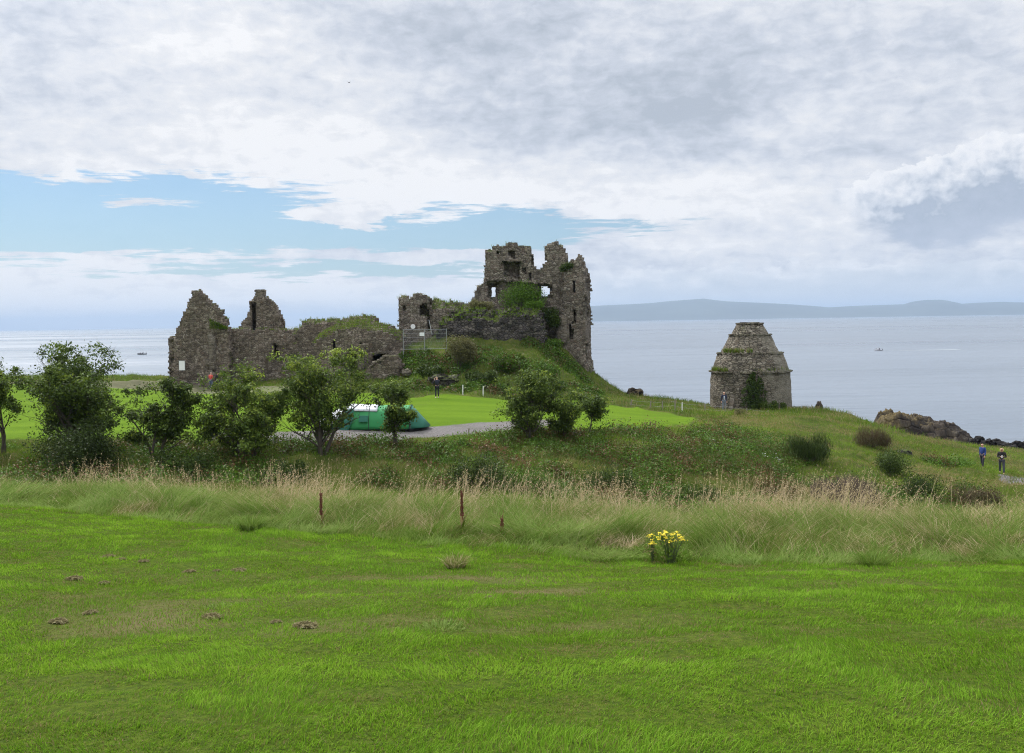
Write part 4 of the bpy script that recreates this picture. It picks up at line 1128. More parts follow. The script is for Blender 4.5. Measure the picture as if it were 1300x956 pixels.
def keep():
    b = at(670, 440, 98)
    r_ = empty('ruined_keep', (b[0], 98, H(b[0], 98)), 'tall broken stone keep with two see through windows on the grassy mound', 'ruin')
    zb = r_.location.z
    # main face
    A_ = [(594, 440), (596, 386), (600, 380), (604, 372), (606, 365), (612, 361), (615, 352), (616, 338), (618, 330), (618, 317), (626, 316), (627, 310.5), (633, 310.5), (634, 313), (641, 311), (643, 308), (652, 307.5), (656, 312), (665, 312), (674, 313), (675, 322), (675, 330), (677, 337), (681, 342), (687, 343), (690, 337), (693, 333), (692, 325), (690, 315), (693, 312), (702, 308), (708, 308), (710, 312), (714, 311), (717, 318), (721, 325), (722, 440)]
    Q = (at(660, 400, 100)[0], 100.0)
    h1 = [(621.5, 376.5), (621.5, 364.5), (628, 364.5), (628, 376.5)]
    h2 = [(685, 376.5), (685, 366), (687, 362.5), (695, 362.5), (697.5, 366), (697.5, 374), (694, 376.5)]
    _, TC = voxwall('front_wall', r_, MAT['keep_stone'], A_, Q, R(-3), 1.9, seed=22, rag=.17, cell=.2, bulge=.1, holes=[h1, h2],
        recess=[([(619.5, 380), (619.5, 360), (632, 359), (634, 380)], .7), ([(682, 379), (682, 362), (686, 359.5), (697, 359.5), (700, 363), (700, 379)], .75),
                ([(639, 352), (639, 332), (661, 332), (661.5, 352)], 1.1), ([(647, 326), (646, 319), (650, 317), (655, 321), (654, 326)], .6), ([(631, 322), (631, 318), (635, 318), (635, 322)], .5),
                ([(664, 346), (664, 340), (668, 340), (668, 346)], .5), ([(671, 357), (671, 345), (675, 344), (676, 357)], .5)])
    top_grass(r_, TC, 350, thr=.5, seed=14, hmax=.3)
    # hearth breast stones and string courses standing proud of the face
    voxwall('hearth_surround', r_, MAT['quoin'], [(636, 334), (636, 329.5), (664, 329), (664.5, 334), (661.8, 334), (661.5, 332), (638.8, 332), (638.5, 334)], (Q[0], Q[1] - .3), R(-3), .5, seed=23, rag=.04, cell=.15, toprag=.1)
    voxwall('corbel_course', r_, MAT['keep_stone'], [(616, 357), (616, 353.5), (640, 353), (676, 355), (690, 358), (690, 361), (660, 358), (636, 357)], (Q[0], Q[1] - .35), R(-3), .6, seed=24, rag=.08, cell=.17)
    # right hand tower angle, catching more light
    Qr = (at(705, 400, 98.6)[0], 98.6)
    Bp = [(705, 470), (706, 440), (707, 402), (712, 380), (715, 350), (717, 335), (722, 327), (724, 331), (727, 332), (729, 324), (732, 321), (734, 321.5), (735, 329), (740, 336), (742, 345), (742.5, 400), (743, 450), (746, 462), (750, 474), (754, 486), (754, 505), (712, 505)]
    _, TC = voxwall('tower_wall', r_, MAT['keep_stone'], Bp, Qr, R(-14), 3.4, seed=25, rag=.15, cell=.2, bulge=.16, taper=.6,
        recess=[([(726.5, 371), (726, 358), (729.5, 356), (730.5, 371)], 1.4), ([(729.5, 409), (729, 393), (732, 392), (732.5, 408)], 1.2), ([(723, 432), (723, 410), (726.5, 409), (727.5, 431)], 1.0), ([(720, 340), (720, 334), (723, 334), (723, 340)], .5)])
    top_grass(r_, TC, 300, thr=.5, seed=15, hmax=.3)
    # pale smooth masonry panel
    voxwall('wall_facing', r_, MAT['quoin'], [(707.5, 436), (707.5, 403), (714, 401), (721, 402), (721.5, 436)], (Qr[0], Qr[1] - .25), R(-14), .7, seed=26, rag=.05, cell=.3)
    # side walls running back
    voxwall('side_wall', r_, MAT['keep_stone'], [(0, zb - 1), (0, 17), (2, 16.6), (4, 16), (6, 15.5), (6, zb - 1)], (at(598, 400, 100)[0] + .3, 102.0), R(90), 1.4, seed=27, uz=True, cell=.28)
    voxwall('side_wall', r_, MAT['keep_stone'], [(0, zb - 3), (0, 20.5), (3, 19), (5, 17), (7, 17), (7, zb - 3)], (at(737, 400, 101)[0], 101.5), R(90), 1.6, seed=28, uz=True, cell=.28)
    # forework on the left
    Qw = (at(527, 400, 97)[0], 97.0)
    fw = [(506.5, 465), (507, 395), (507, 378), (511, 375), (517, 375.5), (518.5, 380), (522, 379), (524, 374), (531, 373), (540, 374.5), (547, 378), (548, 465)]
    _, TC = voxwall('forework_wall', r_, MAT['keep_stone'], fw, Qw, R(3), 2.4, seed=29, rag=.13, cell=.2,
        recess=[([(532, 400), (532, 388), (536, 386), (543, 386.5), (544, 400)], 1.3), ([(542, 420), (543, 399), (545.5, 399), (546, 420)], .9), ([(511, 394), (511.5, 388), (515, 388), (515, 394)], .5)])
    top_grass(r_, TC, 420, thr=.42, seed=16, hmax=.3)
    Qh = (at(575, 400, 97.6)[0], 97.6)
    _, TC = voxwall('grassy_wall', r_, MAT['keep_stone'], [(545, 465), (546, 379), (560, 378.5), (573, 380), (582, 384), (592, 385), (603, 389), (604, 465)], Qh, R(2), 4.0, seed=30, rag=.18, cell=.24, taper=1.1, bulge=.35)
    top_grass(r_, TC, 2600, thr=.15, seed=17, hmax=.42, tint=.72)
    # dark crag-like broken wall in front
    Qc = (at(630, 420, 95)[0], 95.0)
    cr = [(556, 470), (558, 415), (564, 404), (574, 397), (590, 394), (605, 391), (617, 393), (626, 397), (630, 393), (650, 391), (670, 390), (684, 390), (688, 397), (690, 415), (692, 470)]
    _, TC = voxwall('broken_foundation', r_, MAT['crag'], cr, Qc, R(1), 4.2, seed=31, rag=.3, cell=.25, bulge=.55, taper=.8, jit=.45,
        recess=[([(613, 404), (613, 400), (618, 400), (618, 404)], .8)])
    top_grass(r_, TC, 3400, thr=.2, seed=18, hmax=.4, tint=.72)
keep()
shrub('ivy_bush', 662, 385, 98, 4.2, 2.9, 'green bush growing under the hearth of the keep', 'leaf_bramble', n=5200, leaf=.15, seed=61, light=.95, base=(at(663, 388, 98.6)[0], 98.6, at(663, 391, 98.6)[2]), depth=1.6)
shrub('ivy_bush', 640, 388, 97, 3.4, 1.1, 'grassy hump on the broken foundation at the left of the green bush', 'leaf_gorse', n=3600, leaf=.14, seed=62, light=1.0, base=(at(612, 393, 97.6)[0], 97.6, at(612, 395, 97.6)[2]), depth=1.6)
shrub('ivy_bush', 675, 388, 97, 2.6, .8, 'low bright bush in front of the keep below its right window', 'leaf_bramble', n=3000, leaf=.13, seed=63, light=1.0, base=(at(676, 390, 97.4)[0], 97.4, at(676, 392, 97.4)[2]), depth=1.4)
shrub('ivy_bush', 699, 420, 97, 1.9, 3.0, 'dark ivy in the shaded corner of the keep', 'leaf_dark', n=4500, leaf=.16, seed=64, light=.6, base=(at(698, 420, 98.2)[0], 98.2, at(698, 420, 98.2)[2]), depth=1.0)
shrub('ivy_bush', 719, 347, 98, 1.2, 1.0, 'small dark ivy tuft high on the keep', 'leaf_dark', n=1500, leaf=.14, seed=65, light=.6, base=(at(719, 345, 98.4)[0], 98.4, at(719, 345, 98.4)[2]), depth=.6)
shrub('ivy_bush', 708, 440, 97, 1.6, 1.1, 'bush at the foot of the pale panel of the keep', 'leaf_bramble', n=1600, leaf=.16, seed=66, light=.6, base=(at(703, 444, 95.5)[0], 95.5, H(at(703, 444, 95.5)[0], 95.5)))

# ---- dovecote
def dovecote():
    D = 90.0; s_ = D / FPX
    c = at(953, 520, D); zb = H(c[0], D) - .6
    r_ = empty('dovecote', (c[0], D, zb + .6), 'round beehive shaped stone dovecote with projecting ledges standing alone above the sea', 'dovecote')
    zf = lambda py: at(953, py, D)[2] - r_.location.z
    tiers = [(zf(530), 50.8, zf(500), 50.6, zf(471), 48.6), (zf(471.5), 47.6, zf(460), 44.6, zf(448), 40.0), (zf(448.5), 36.6, zf(436), 30.5, zf(425), 25.2), (zf(425.5), 23.2, zf(418), 19.2, zf(411.5), 15.6)]
    for i, (za, ra, zm, rm, zc_, rc) in enumerate(tiers):
        n, m_ = 132, 14
        V = []
        for j in range(m_ + 1):
            t_ = j / m_; z_ = za + (zc_ - za) * t_
            r0 = np.interp(t_, [0, .5, 1], [ra, rm, rc]) * s_
            a = np.arange(n) / n * 2 * PI
            rr = r0 + (fbm(a * 6 + i * 9, a * 0 + z_ * 1.1, 61, 3) - .5) * .16 + RNG.uniform(-.035, .035, n)
            V += list(np.stack([rr * np.cos(a), rr * np.sin(a), np.full(n, z_) + RNG.uniform(-.02, .02, n)], 1))
        V = np.array(V); F = []; 
        for j in range(m_):
            for k in range(n):
                F.append((j * n + k, j * n + (k + 1) % n, (j + 1) * n + (k + 1) % n, (j + 1) * n + k))
        F = np.array(F)
        raw_mesh('wall_tier', V, F.ravel(), np.arange(len(F)) * 4, MAT['doocot_stone'], r_, smooth=False)
    def ring(z_, ro, ri, th, gaps, nm='string_course', seed=0):
        rnd = random.Random(seed); mb = MB(); n = 64
        for k in range(n):
            a0 = 2 * PI * k / n; a1 = a0 + 2 * PI / n * rnd.uniform(.9, .99)
            brk = any(g0 < math.degrees(a0) % 360 < g1 for g0, g1 in gaps); a1 = 2 * PI * (k + 1) / n + .002
            o_ = ro + rnd.uniform(-.06, .05) - (.22 if brk else 0); t0 = z_ + rnd.uniform(-.025, .025)
            vs = []
            for zz in (t0, t0 + th):
                for a, q in ((a0, ri), (a1, ri), (a1, o_), (a0, o_)): vs.append((q * math.cos(a), q * math.sin(a), zz))
            mb.add(vs, [(0,1,2,3),(7,6,5,4),(0,3,7,4),(3,2,6,7),(2,1,5,6),(1,0,4,5)])
        mb.build(nm, MAT['doocot_stone'], r_)
    ring(zf(471.6), 51.6 * s_, 45.5 * s_, .10, [(228, 240), (262, 268)], seed=1)
    ring(zf(448.6), 41.6 * s_, 35.5 * s_, .10, [(246, 262)], seed=2)
    ring(zf(425.6), 27.0 * s_, 21.5 * s_, .11, [], seed=3)
    ring(zf(411.6), 17.0 * s_, 8 * s_, .12, [], 'cap_stone', seed=4)
    mb = MB(); 
    for k in range(7):
        a = k * .9; mb.box((math.cos(a) * .62, math.sin(a) * .62, zf(410.4)), (.5, .4, .16), a, .03)
    mb.tube([(0, 0, zf(413)), (0, 0, zf(410.6))], [.9, .85], 14)
    mb.build('cap_rubble', MAT['doocot_stone'], r_)
    # grass on the ledges
    P = []
    for a0, a1, py, rr, n in ((200, 245, 447, 40, 420), (182, 222, 470, 49.5, 260), (250, 262, 447, 39, 70), (265, 330, 470, 49, 60)):
        a = np.radians(RNG.uniform(a0, a1, n)); q = (rr + RNG.uniform(-2.5, .5, n)) * s_
        P.append(np.stack([q * np.cos(a), q * np.sin(a), np.full(n, zf(py)) + RNG.uniform(0, .2, n)], 1))
    P = np.concatenate(P); n = len(P)
    o = blades('grass_tuft', P, RNG.uniform(.12, .5, n), np.full(n, .035), RNG.uniform(0, 6.28, n), RNG.uniform(.1, .8, n), np.clip(RNG.normal(.45, .25, n), 0, 1), MAT['bank_blade'], r_, segs=2)
    o['kind'] = 'stuff'
    return c, zb, s_
dc, dzb, ds = dovecote()
def ivy_on_dovecote():
    b = at(957, 522, 86.1); root = empty('ivy_shrub', (b[0], 86.2, H(b[0], 86.2)), 'tall dark shrub climbing the front of the dovecote', 'shrub')
    tb = MB()
    for k in range(6):
        x_ = RNG.uniform(-.6, .6)
        tb.tube([(x_, 0, -.1), (x_ * .7, .1, 1.2), (x_ * .4 + .1, .25, 2.4), (.15, .5, 3.1)], [.04, .03, .02, .01], 5)
    tb.build('stem', MAT['bark'], root)
    n = 6500; t_ = RNG.random(n) ** 1.15; hw = np.interp(t_, [0, .25, .5, .62, .8, .9, 1], [1.25, .95, 1.05, .72, .66, .35, .12])
    P = np.stack([RNG.normal(0, .5, n).clip(-1, 1) * hw + .1 * t_, RNG.uniform(-.45, .35, n) * hw + t_ * .25, t_ * 3.35], 1)
    P[:, 0] += (fbm(t_ * 6, t_ * 0 + 2, 5, 2) - .5) * .8
    P = P[vnoise(P[:, 0] * 3.2, P[:, 2] * 3.0, 9) > .30]; n = len(P)
    leaves('crown', P, RNG.normal(size=P.shape) + np.array([0, -.8, .5]), RNG.uniform(.10, .19, n), .65, np.clip(RNG.normal(.45, .22, n), 0, 1), MAT['leaf_dark'], root)
ivy_on_dovecote()
S('ragwort_clump', 940, 527, 1.1, .7, 'low yellow tinged weeds at the left foot of the climbing shrub', 'leaf_gorse', n=900, leaf=.12, seed=67, light=1.0)
shrub('weed_clump', 980, 520, 86, 3.4, .8, 'dark green weeds along the foot of the dovecote', 'leaf_dark', n=3600, leaf=.13, seed=68, light=.8, depth=1.2)
def slab():
    a = at(928.5, 519, 85.6); mb = MB(); root = None
    g = H(a[0], 85.6)
    dx, dz, dy = .32, 1.28, .35
    mb.add([(-.17, 0, -.1), (.17, 0, -.1), (.17 + dx, dy, dz), (-.13 + dx, dy, dz + .05), (-.17, .07, -.1), (.17, .07, -.1), (.17 + dx, dy + .07, dz), (-.13 + dx, dy + .07, dz + .05)],
           [(0,1,2,3),(7,6,5,4),(0,4,5,1),(1,5,6,2),(2,6,7,3),(3,7,4,0)])
    o = mb.build('stone_slab', MAT['quoin']); o.location = (a[0] - .1, 85.6, g)
    tag(o, 'narrow pale slab leaning against the dovecote beside the visitor', 'slab')
slab()

# ------------------------------------------------------------------ rocks
from mathutils import noise as mnoise
import bmesh
def rock_mesh(name, size, seed, mat, rough_=.35, sub=4):
    bm = bmesh.new(); bmesh.ops.create_icosphere(bm, subdivisions=sub, radius=1)
    off = Vector((seed * 3.1, seed * 1.7, seed * .9))
    for v in bm.verts:
        d = v.co.normalized()
        k = 1 + rough_ * (mnoise.noise(d * 1.3 + off) * 1.1 + abs(mnoise.noise(d * 2.9 + off)) * .8 + mnoise.noise(d * 6.5 + off) * .35) - rough_ * .25
        # squared-off shoulders
        q = Vector([math.copysign(abs(c) ** .75, c) for c in d])
        v.co = Vector((q.x * size[0], q.y * size[1], q.z * size[2])) * k
    me = bpy.data.meshes.new(name); bm.to_mesh(me); bm.free()
    me.materials.append(mat)
    return me
def rock(name, px, py, Y, size, seed, mat, label, cat='rock', group=None, z=None, sub=4, rough_=.35):
    p_ = at(px, py, Y)
    o = bpy.data.objects.new(name, rock_mesh(name, size, seed, mat, rough_, sub))
    o.location = (p_[0], Y, H(p_[0], Y) if z is None else z); link(o)
    return tag(o, label, cat, group)

def outcrop():
    prof = [(1096, 575), (1104, 556), (1112, 541), (1117, 533), (1122, 528), (1131, 524.5), (1140, 526), (1147, 530), (1156, 531), (1163, 531.5), (1166, 535), (1171, 534), (1178, 533), (1186, 535.5), (1194, 539), (1200, 541), (1208, 541), (1214, 543), (1219, 549), (1224, 556), (1230, 563), (1238, 570), (1250, 590)]
    D = 96.0
    xs_ = [at(p_[0], p_[1], D)[0] for p_ in prof]; zs_ = [at(p_[0], p_[1], D)[2] for p_ in prof]
    X = np.linspace(xs_[0], xs_[-1], 190); Yl = np.linspace(-8, 8, 100)
    Xh, Yh = np.meshgrid(X, Yl)
    wx = Xh + (fbm(Xh * .5, Yh * .5, 71, 3) - .5) * .9 * sstep(0, 3, np.abs(Yh))
    top = np.interp(wx, xs_, zs_)
    fall = 1 - sstep(1.2, 7.5, np.abs(Yh) + (fbm(Xh * .45, Yh * .45, 72, 3) - .5) * 3.5)
    rdg = 1 - np.abs(fbm(Xh * .8, Yh * .8, 74, 4) * 2 - 1)
    Z = -1.5 + (top + 1.5) * fall + (rdg - .8) * 1.5 + (np.round(fbm(Xh * 1.3, Yh * 1.3, 75, 3) * 6) / 6 - .5) * .9
    V = np.stack([Xh.ravel(), (Yh + D).ravel(), Z.ravel()], 1)
    org = np.array([xs_[5] + 2, D, 0]); V = V - org
    ny, nx = Xh.shape
    i = np.arange((ny - 1) * (nx - 1)); r = i // (nx - 1); c = i % (nx - 1); a = r * nx + c
    F = np.stack([a, a + 1, a + nx + 1, a + nx], 1)
    o = raw_mesh('rock_outcrop', V, F.ravel(), np.arange(len(F)) * 4, MAT['shore_rock']); o.location = org
    tag(o, 'large brown shore outcrop with ochre lichen on top, at the right above the water', 'rock')
outcrop()
k_ = 0
for px, py, w, h, D in ((1232, 563, 9, 6, 92), (1243, 560, 8, 7, 93), (1253, 563, 9, 6, 91), (1265, 563, 11, 6, 93), (1277, 567, 9, 6, 91), (1287, 570, 8, 6, 89), (1295, 566, 9, 9, 90), (1306, 566, 9, 7, 92), (1222, 567, 9, 7, 90), (1240, 572, 11, 6, 87), (1262, 573, 12, 6, 87), (1283, 577, 11, 5, 86), (1300, 578, 12, 6, 86), (1322, 570, 14, 9, 90)):
    s_ = D / FPX; k_ += 1
    z_ = at(px, py + h * .2, D)[2]
    rock('shore_boulder', px, py, D, (w * s_ * .95, w * s_ * .9, h * s_ * 1.25), 200 + k_, MAT['shore_dark'], 'black wet looking boulder of the shore reef at the right edge of the land', 'boulder', 'dark boulders of the shore reef', z=z_ - h * s_ * .3, sub=3, rough_=.5)
mb = MB()
for k in range(20):
    a = RNG.uniform(0, 6.28); mb.box((RNG.uniform(-13, 13), RNG.uniform(-3.5, 3.5), RNG.uniform(-3.5, -.5)), (RNG.uniform(3, 6), RNG.uniform(3, 5), RNG.uniform(1.5, 3)), a, .5)
rf = mb.build('reef_shelf', MAT['shore_dark']); rf.location = (at(1265, 570, 90)[0], 91, .6); tag(rf, kind='structure')

rock('stone_stump', 806, 499, 95.5, (.78, .7, .62), 3, MAT['shore_rock'], 'squat brown rock stump on the skyline between keep and dovecote', z=at(806, 501, 95.5)[2])
rock('stone_post', 1040.5, 517, 88, (.28, .28, .62), 4, MAT['shore_rock'], 'small dark upright stone on the skyline right of the dovecote', z=at(1040.5, 518, 88)[2], sub=3)
rock('fallen_stone', 560, 481, 86, (1.5, .9, .8), 5, MAT['crag'], 'grey rubble heap at the foot of the mound behind the photographing person', z=at(556, 488, 86)[2])
rock('fallen_stone', 612, 487, 86, (1.35, .8, .5), 6, MAT['range_stone'], 'pale flat boulder at the foot of the mound right of the person', z=at(610, 488, 86)[2])
rock('fallen_stone', 580, 486, 86.5, (.9, .6, .4), 7, MAT['range_stone'], 'small brownish stone between the rubble heap and the pale boulder', z=at(580, 488, 86.5)[2], sub=3)
rock('fallen_stone', 516, 472, 88, (.38, .3, .3), 8, MAT['quoin'], 'pale tumbled stone at the right foot of the vaulted ruin', z=at(516, 473, 88)[2], sub=3)
rock('fallen_stone', 1148, 566, 67, (.45, .35, .3), 9, MAT['crag'], 'small grey stone in the grass below the shore outcrop', sub=3)

# ------------------------------------------------------------------ fences
def wire_fence():
    Y = 81.5
    posts = [(800, 507, 517, .5), (825, 509, 519, .3), (841, 509, 520, 0), (857, 508, 524, 0), (866, 511, 527, 0), (895, 513, 528, 0), (921, 515, 531, 0), (948, 518, 531, 0), (975, 521, 532, 0)]
    a = at(880, 520, Y); root = empty('wire_fence', (a[0], Y, H(a[0], Y)), 'low post and wire fence running across the grass to the dovecote', 'fence')
    tops = []
    for i, (px, pt, pb, ln) in enumerate(posts):
        b = at(px, pb, Y); t_ = at(px + ln * 4, pt, Y)
        mb = MB(); w_ = .055
        x0, z0 = b[0] - a[0], H(b[0], Y) - .25 - root.location.z
        x1, z1 = t_[0] - a[0], t_[2] - root.location.z
        mb.tube([(x0, 0, z0), ((x0 + x1) / 2, 0, (z0 + z1) / 2), (x1, 0, z1)], [w_, w_, w_ * .85], 7)
        o = mb.build('post', MAT['stake_white'] if i in (4,) else MAT['wood'], root); tops.append((x1, 0, z1))
        if i == 4: o['label'] = 'pale grey post, taller than the others'
    for dz in (.08, .42, .75):
        mb = MB(); pts = []
        for i in range(len(tops) - 1):
            p0, p1 = tops[i], tops[i + 1]
            for k in range(4):
                f = k / 4; pts.append((p0[0] + (p1[0] - p0[0]) * f, 0.06, p0[2] + (p1[2] - p0[2]) * f - dz - .05 * math.sin(f * PI)))
        pts.append((tops[-1][0], .06, tops[-1][2] - dz)); mb.tube(pts, .006, 3); mb.build('wire', MAT['steel'], root)
wire_fence()

def mesh_fence():
    Y = 91.0
    a = at(555, 445, Y); root = empty('mesh_fence', (a[0], Y, a[2]), 'grey steel mesh safety fence panels closing the gap beside the vaulted ruin', 'fence')
    q = lambda px, py, dy=0: tuple(np.array(at(px, py, Y + dy)) - np.array([a[0], Y, a[2]]))
    for px, t_, b in ((512, 418, 456), (539, 418, 445), (567, 417, 444)):
        mb = MB(); mb.tube([q(px, t_), q(px, b)], .035, 8); mb.build('post', MAT['steel'], root)
    pan = [(512, 539, 418.5, 443.5), (539, 567, 418.3, 443)]
    for x0, x1, t_, b in pan:
        for zz_ in (t_, b):
            f = MB(); f.tube([q(x0 + .3, zz_), q(x1 - .3, zz_ - .4)], .022, 6); f.build('rail', MAT['steel'], root)
        mb = MB(); n = int((x1 - x0) * 1.1)
        for k in range(1, n):
            px = x0 + (x1 - x0) * k / n; mb.tube([q(px, t_), q(px, b)], .0055, 3)
        for k in range(1, 5):
            mb.tube([q(x0, t_ + (b - t_) * k / 5), q(x1, t_ + (b - t_) * k / 5)], .0055, 3)
        mb.build('mesh_panel', MAT['steel'], root)
    st = MB(); st.tube([q(544.5, 406, .5), q(548.5, 425, 0)], .03, 6); st.build('brace', MAT['steel'], root)
    sg = MB(); c_ = q(535.6, 424.4, -.06); sg.box(c_, (.42, .02, .32)); o = tag(sg.build('warning_sign', MAT['white_paint'], root))
mesh_fence()

def signs():
    p_ = at(231.3, 464, 99.35)
    root = empty('notice_board', (p_[0], 99.3, p_[2] - .45), 'white rectangular notice board fixed to the left gable wall', 'sign')
    mb = MB(); mb.box((0, 0, .45), (.56, .04, .92)); mb.build('panel', MAT['white_paint'], root)
    fr = MB()
    for x_ in (-.295, .295): fr.box((x_, 0, .45), (.03, .07, .99))
    for z_ in (-.03, .93): fr.box((0, 0, z_), (.56, .07, .03))
    fr.build('frame', MAT['steel'], root)
    p_ = at(524.5, 414.5, 96.8)
    mb = MB(); mb.tube([(0, 0, 0), (0, .05, 0)], .23, 18); o = mb.build('wall_sign', MAT['white_paint']); o.location = (p_[0], 96.6, p_[2])
    tag(o, 'small round white sign on the wall left of the keep, above the mesh fence', 'sign')
signs()

def stake(px, pt, pb, Y, label, mat, r_=.035):
    b = at(px, pb, Y); t_ = at(px, pt, Y); g = H(b[0], Y)
    mb = MB(); hgt = t_[2] - g
    mb.tube([(0, 0, -.2), (0, 0, hgt * .5), (.02, 0, hgt)], [r_, r_, r_ * .9], 8); mb.tube([(.02, 0, hgt), (.02, 0, hgt + .04)], [r_ * .9, r_ * .2], 8)
    o = mb.build('marker_stake', mat); o.location = (b[0], Y, g); tag(o, label, 'stake')
stake(587.5, 489, 498, 81, 'white stake in the grass right of the photographing person', MAT['stake_white'], .05)
stake(613.5, 491, 501, 81, 'white stake below the pale flat boulder at the mound foot', MAT['stake_white'], .05)
stake(595, 544, 552, 55, 'short weathered stake by the gravel path right of the tent', MAT['wood'], .04)
stake(518, 553, 562, 53, 'thin pale stake in front of the tent', MAT['stake_white'], .025)
stake(352, 556, 568, 50, 'short grey stake between the round crowned tree and the open crowned tree', MAT['wood'], .04)

# ------------------------------------------------------------------ tent
def tent():
    Y = 57.0; s_ = Y / FPX
    g = lambda x, y: H(x, y)
    c = at(470, 545, Y); root = empty('tent', (c[0], Y, g(c[0], Y)), 'green tunnel tent with a pale grey porch pitched beside the path', 'tent')
    cx_ = c[0]
    flyg = simple('tent_green_fabric', (.020, .22, .062), .75, .12, 2); teal = simple('tent_teal_fabric', (.012, .12, .075), .75, .12, 2); pale = simple('tent_pale_fabric', (.50, .52, .54), .6, .08, 2)
    dark = simple('tent_groundsheet', (.02, .03, .03), .8)
    zpx = lambda px, py: (at(px, py, Y)[0] - cx_, at(px, py, Y)[2] - root.location.z)
    # stations: (x, height, half depth)
    def prof(f):
        ys = [-1, -.90, -.66, -.34, 0, .34, .66, .90, 1]; zs = [0, .42, .82, .96, 1, .96, .82, .42, 0]
        return float(np.interp(f * 8, range(9), ys)), float(np.interp(f * 8, range(9), zs))
    def shell(st, mat, name, pinch=None):
        n = 22; V = []; F = []
        for i, (x_, h_, w_) in enumerate(st):
            for k in range(n + 1):
                yy, zz = prof(k / n); V.append((x_, yy * w_, zz * h_ + .02))
        for i in range(len(st) - 1):
            for k in range(n):
                b = i * (n + 1) + k
                F.append((b, b + 1, b + n + 2, b + n + 1))
        mb = MB(); mb.add(V, F); o = mb.build(name, mat, root, smooth=True)
        so = o.modifiers.new('thickness', 'SOLIDIFY'); so.thickness = .01; so.offset = 0
        return o
    X = lambda px: (px - 470) * s_
    shell([(X(398), .12, .45), (X(410), .62, .95), (X(424), 1.05, 1.25), (X(440), 1.42, 1.4), (X(447), 1.48, 1.42)], pale, 'porch')
    # green body with gently sagging fabric between hoops
    st = []
    for k in range(17):
        f = k / 16; st.append((X(447.3 + (523 - 447.3) * f), 1.50 - .10 * f - .05 * math.sin(f * PI * 3) ** 2, 1.44 - .03 * math.sin(f * PI * 3) ** 2))
    shell(st, flyg, 'flysheet')
    shell([(X(523.3), 1.39, 1.42), (X(530), 1.0, 1.25), (X(538), .55, .95), (X(546), .1, .4)], teal, 'end_panel')
    # pale roof strip, and slanted teal wedge at the front left
    n = 10; V = []; F = []
    for i in range(12):
        f = i / 11; x_ = X(440 + 42 * f)
        for k in range(n + 1):
            yy, zz = prof(.23 + .5 * k / n)
            V.append((x_, yy * 1.47, zz * (1.54 - .10 * f) + .035))
    for i in range(11):
        for k in range(n): b = i * (n + 1) + k; F.append((b, b + 1, b + n + 2, b + n + 1))
    mb = MB(); mb.add(V, F); o = mb.build('roof_panel', pale, root, smooth=True); so = o.modifiers.new('thickness', 'SOLIDIFY'); so.thickness = .01
    V = [(X(418), -1.62, .02), (X(447), -1.56, .02), (X(453), -1.45, .62), (X(453), -1.05, 1.28), (X(450), -.95, 1.36), (X(443), -1.18, 1.12), (X(431), -1.45, .6)]
    mb = MB(); mb.add(V, [(0, 1, 2, 6), (6, 2, 3, 5), (5, 3, 4)]); o = mb.build('side_panel', teal, root); so = o.modifiers.new('thickness', 'SOLIDIFY'); so.thickness = .01
    for px in (447, 472, 498, 523):
        mb = MB(); h_ = np.interp(px, [447, 523], [1.52, 1.42])
        mb.tube([(X(px), prof(k / 24)[0] * 1.46, prof(k / 24)[1] * (h_ + .01) + .02) for k in range(25)], .018, 5); mb.build('pole', dark if px != 447 else teal, root)
    for px, hh in ((460, .7), (505, .62)):
        mb = MB(); y_ = -1.43
        mb.add([(X(px), y_ - .03, hh - .18), (X(px + 11), y_ - .03, hh - .18), (X(px + 11), y_ + .14, hh + .2), (X(px), y_ + .14, hh + .2), (X(px), y_ + .02, hh - .18), (X(px + 11), y_ + .02, hh - .18), (X(px + 11), y_ + .19, hh + .2), (X(px), y_ + .19, hh + .2)],
               [(0,1,2,3),(7,6,5,4),(0,4,5,1),(1,5,6,2),(2,6,7,3),(3,7,4,0)]); mb.build('window', teal, root)
    mb = MB(); mb.box(((X(447) + X(523)) / 2, 0, .0), (X(523) - X(447), 2.8, .05)); mb.build('groundsheet', dark, root)
    for (x0, y0, z0, x1, y1) in ((X(398), -.4, .1, X(390), -.9), (X(447), -1.3, .9, X(444), -2.5), (X(523), -1.3, .9, X(527), -2.4), (X(546), -.3, .08, X(553), -.5)):
        mb = MB(); mb.tube([(x0, y0, z0), (x1, y1, -.02)], .008, 4); mb.build('guy_line', dark, root)
tent()

# ------------------------------------------------------------------ people
def skin_eval(nodes, edges, root_i=0, sub=1):
    me = bpy.data.meshes.new('tmp'); me.from_pydata([n[0] for n in nodes], edges, [])
    o = bpy.data.objects.new('tmp', me); COL.objects.link(o)
    o.modifiers.new('s', 'SKIN'); 
    if not me.skin_vertices: me.skin_vertices.new()
    sv = me.skin_vertices[0].data
    for i, n in enumerate(nodes):
        r = n[1]; sv[i].radius = (r, r) if not hasattr(r, '__len__') else r
        sv[i].use_root = (i == root_i)
    if sub:
        m = o.modifiers.new('u', 'SUBSURF'); m.levels = sub; m.render_levels = sub
    dg = bpy.context.evaluated_depsgraph_get(); dg.update()
    ev = bpy.data.meshes.new_from_object(o.evaluated_get(dg))
    bpy.data.objects.remove(o); bpy.data.meshes.remove(me)
    for p_ in ev.polygons: p_.use_smooth = True
    return ev

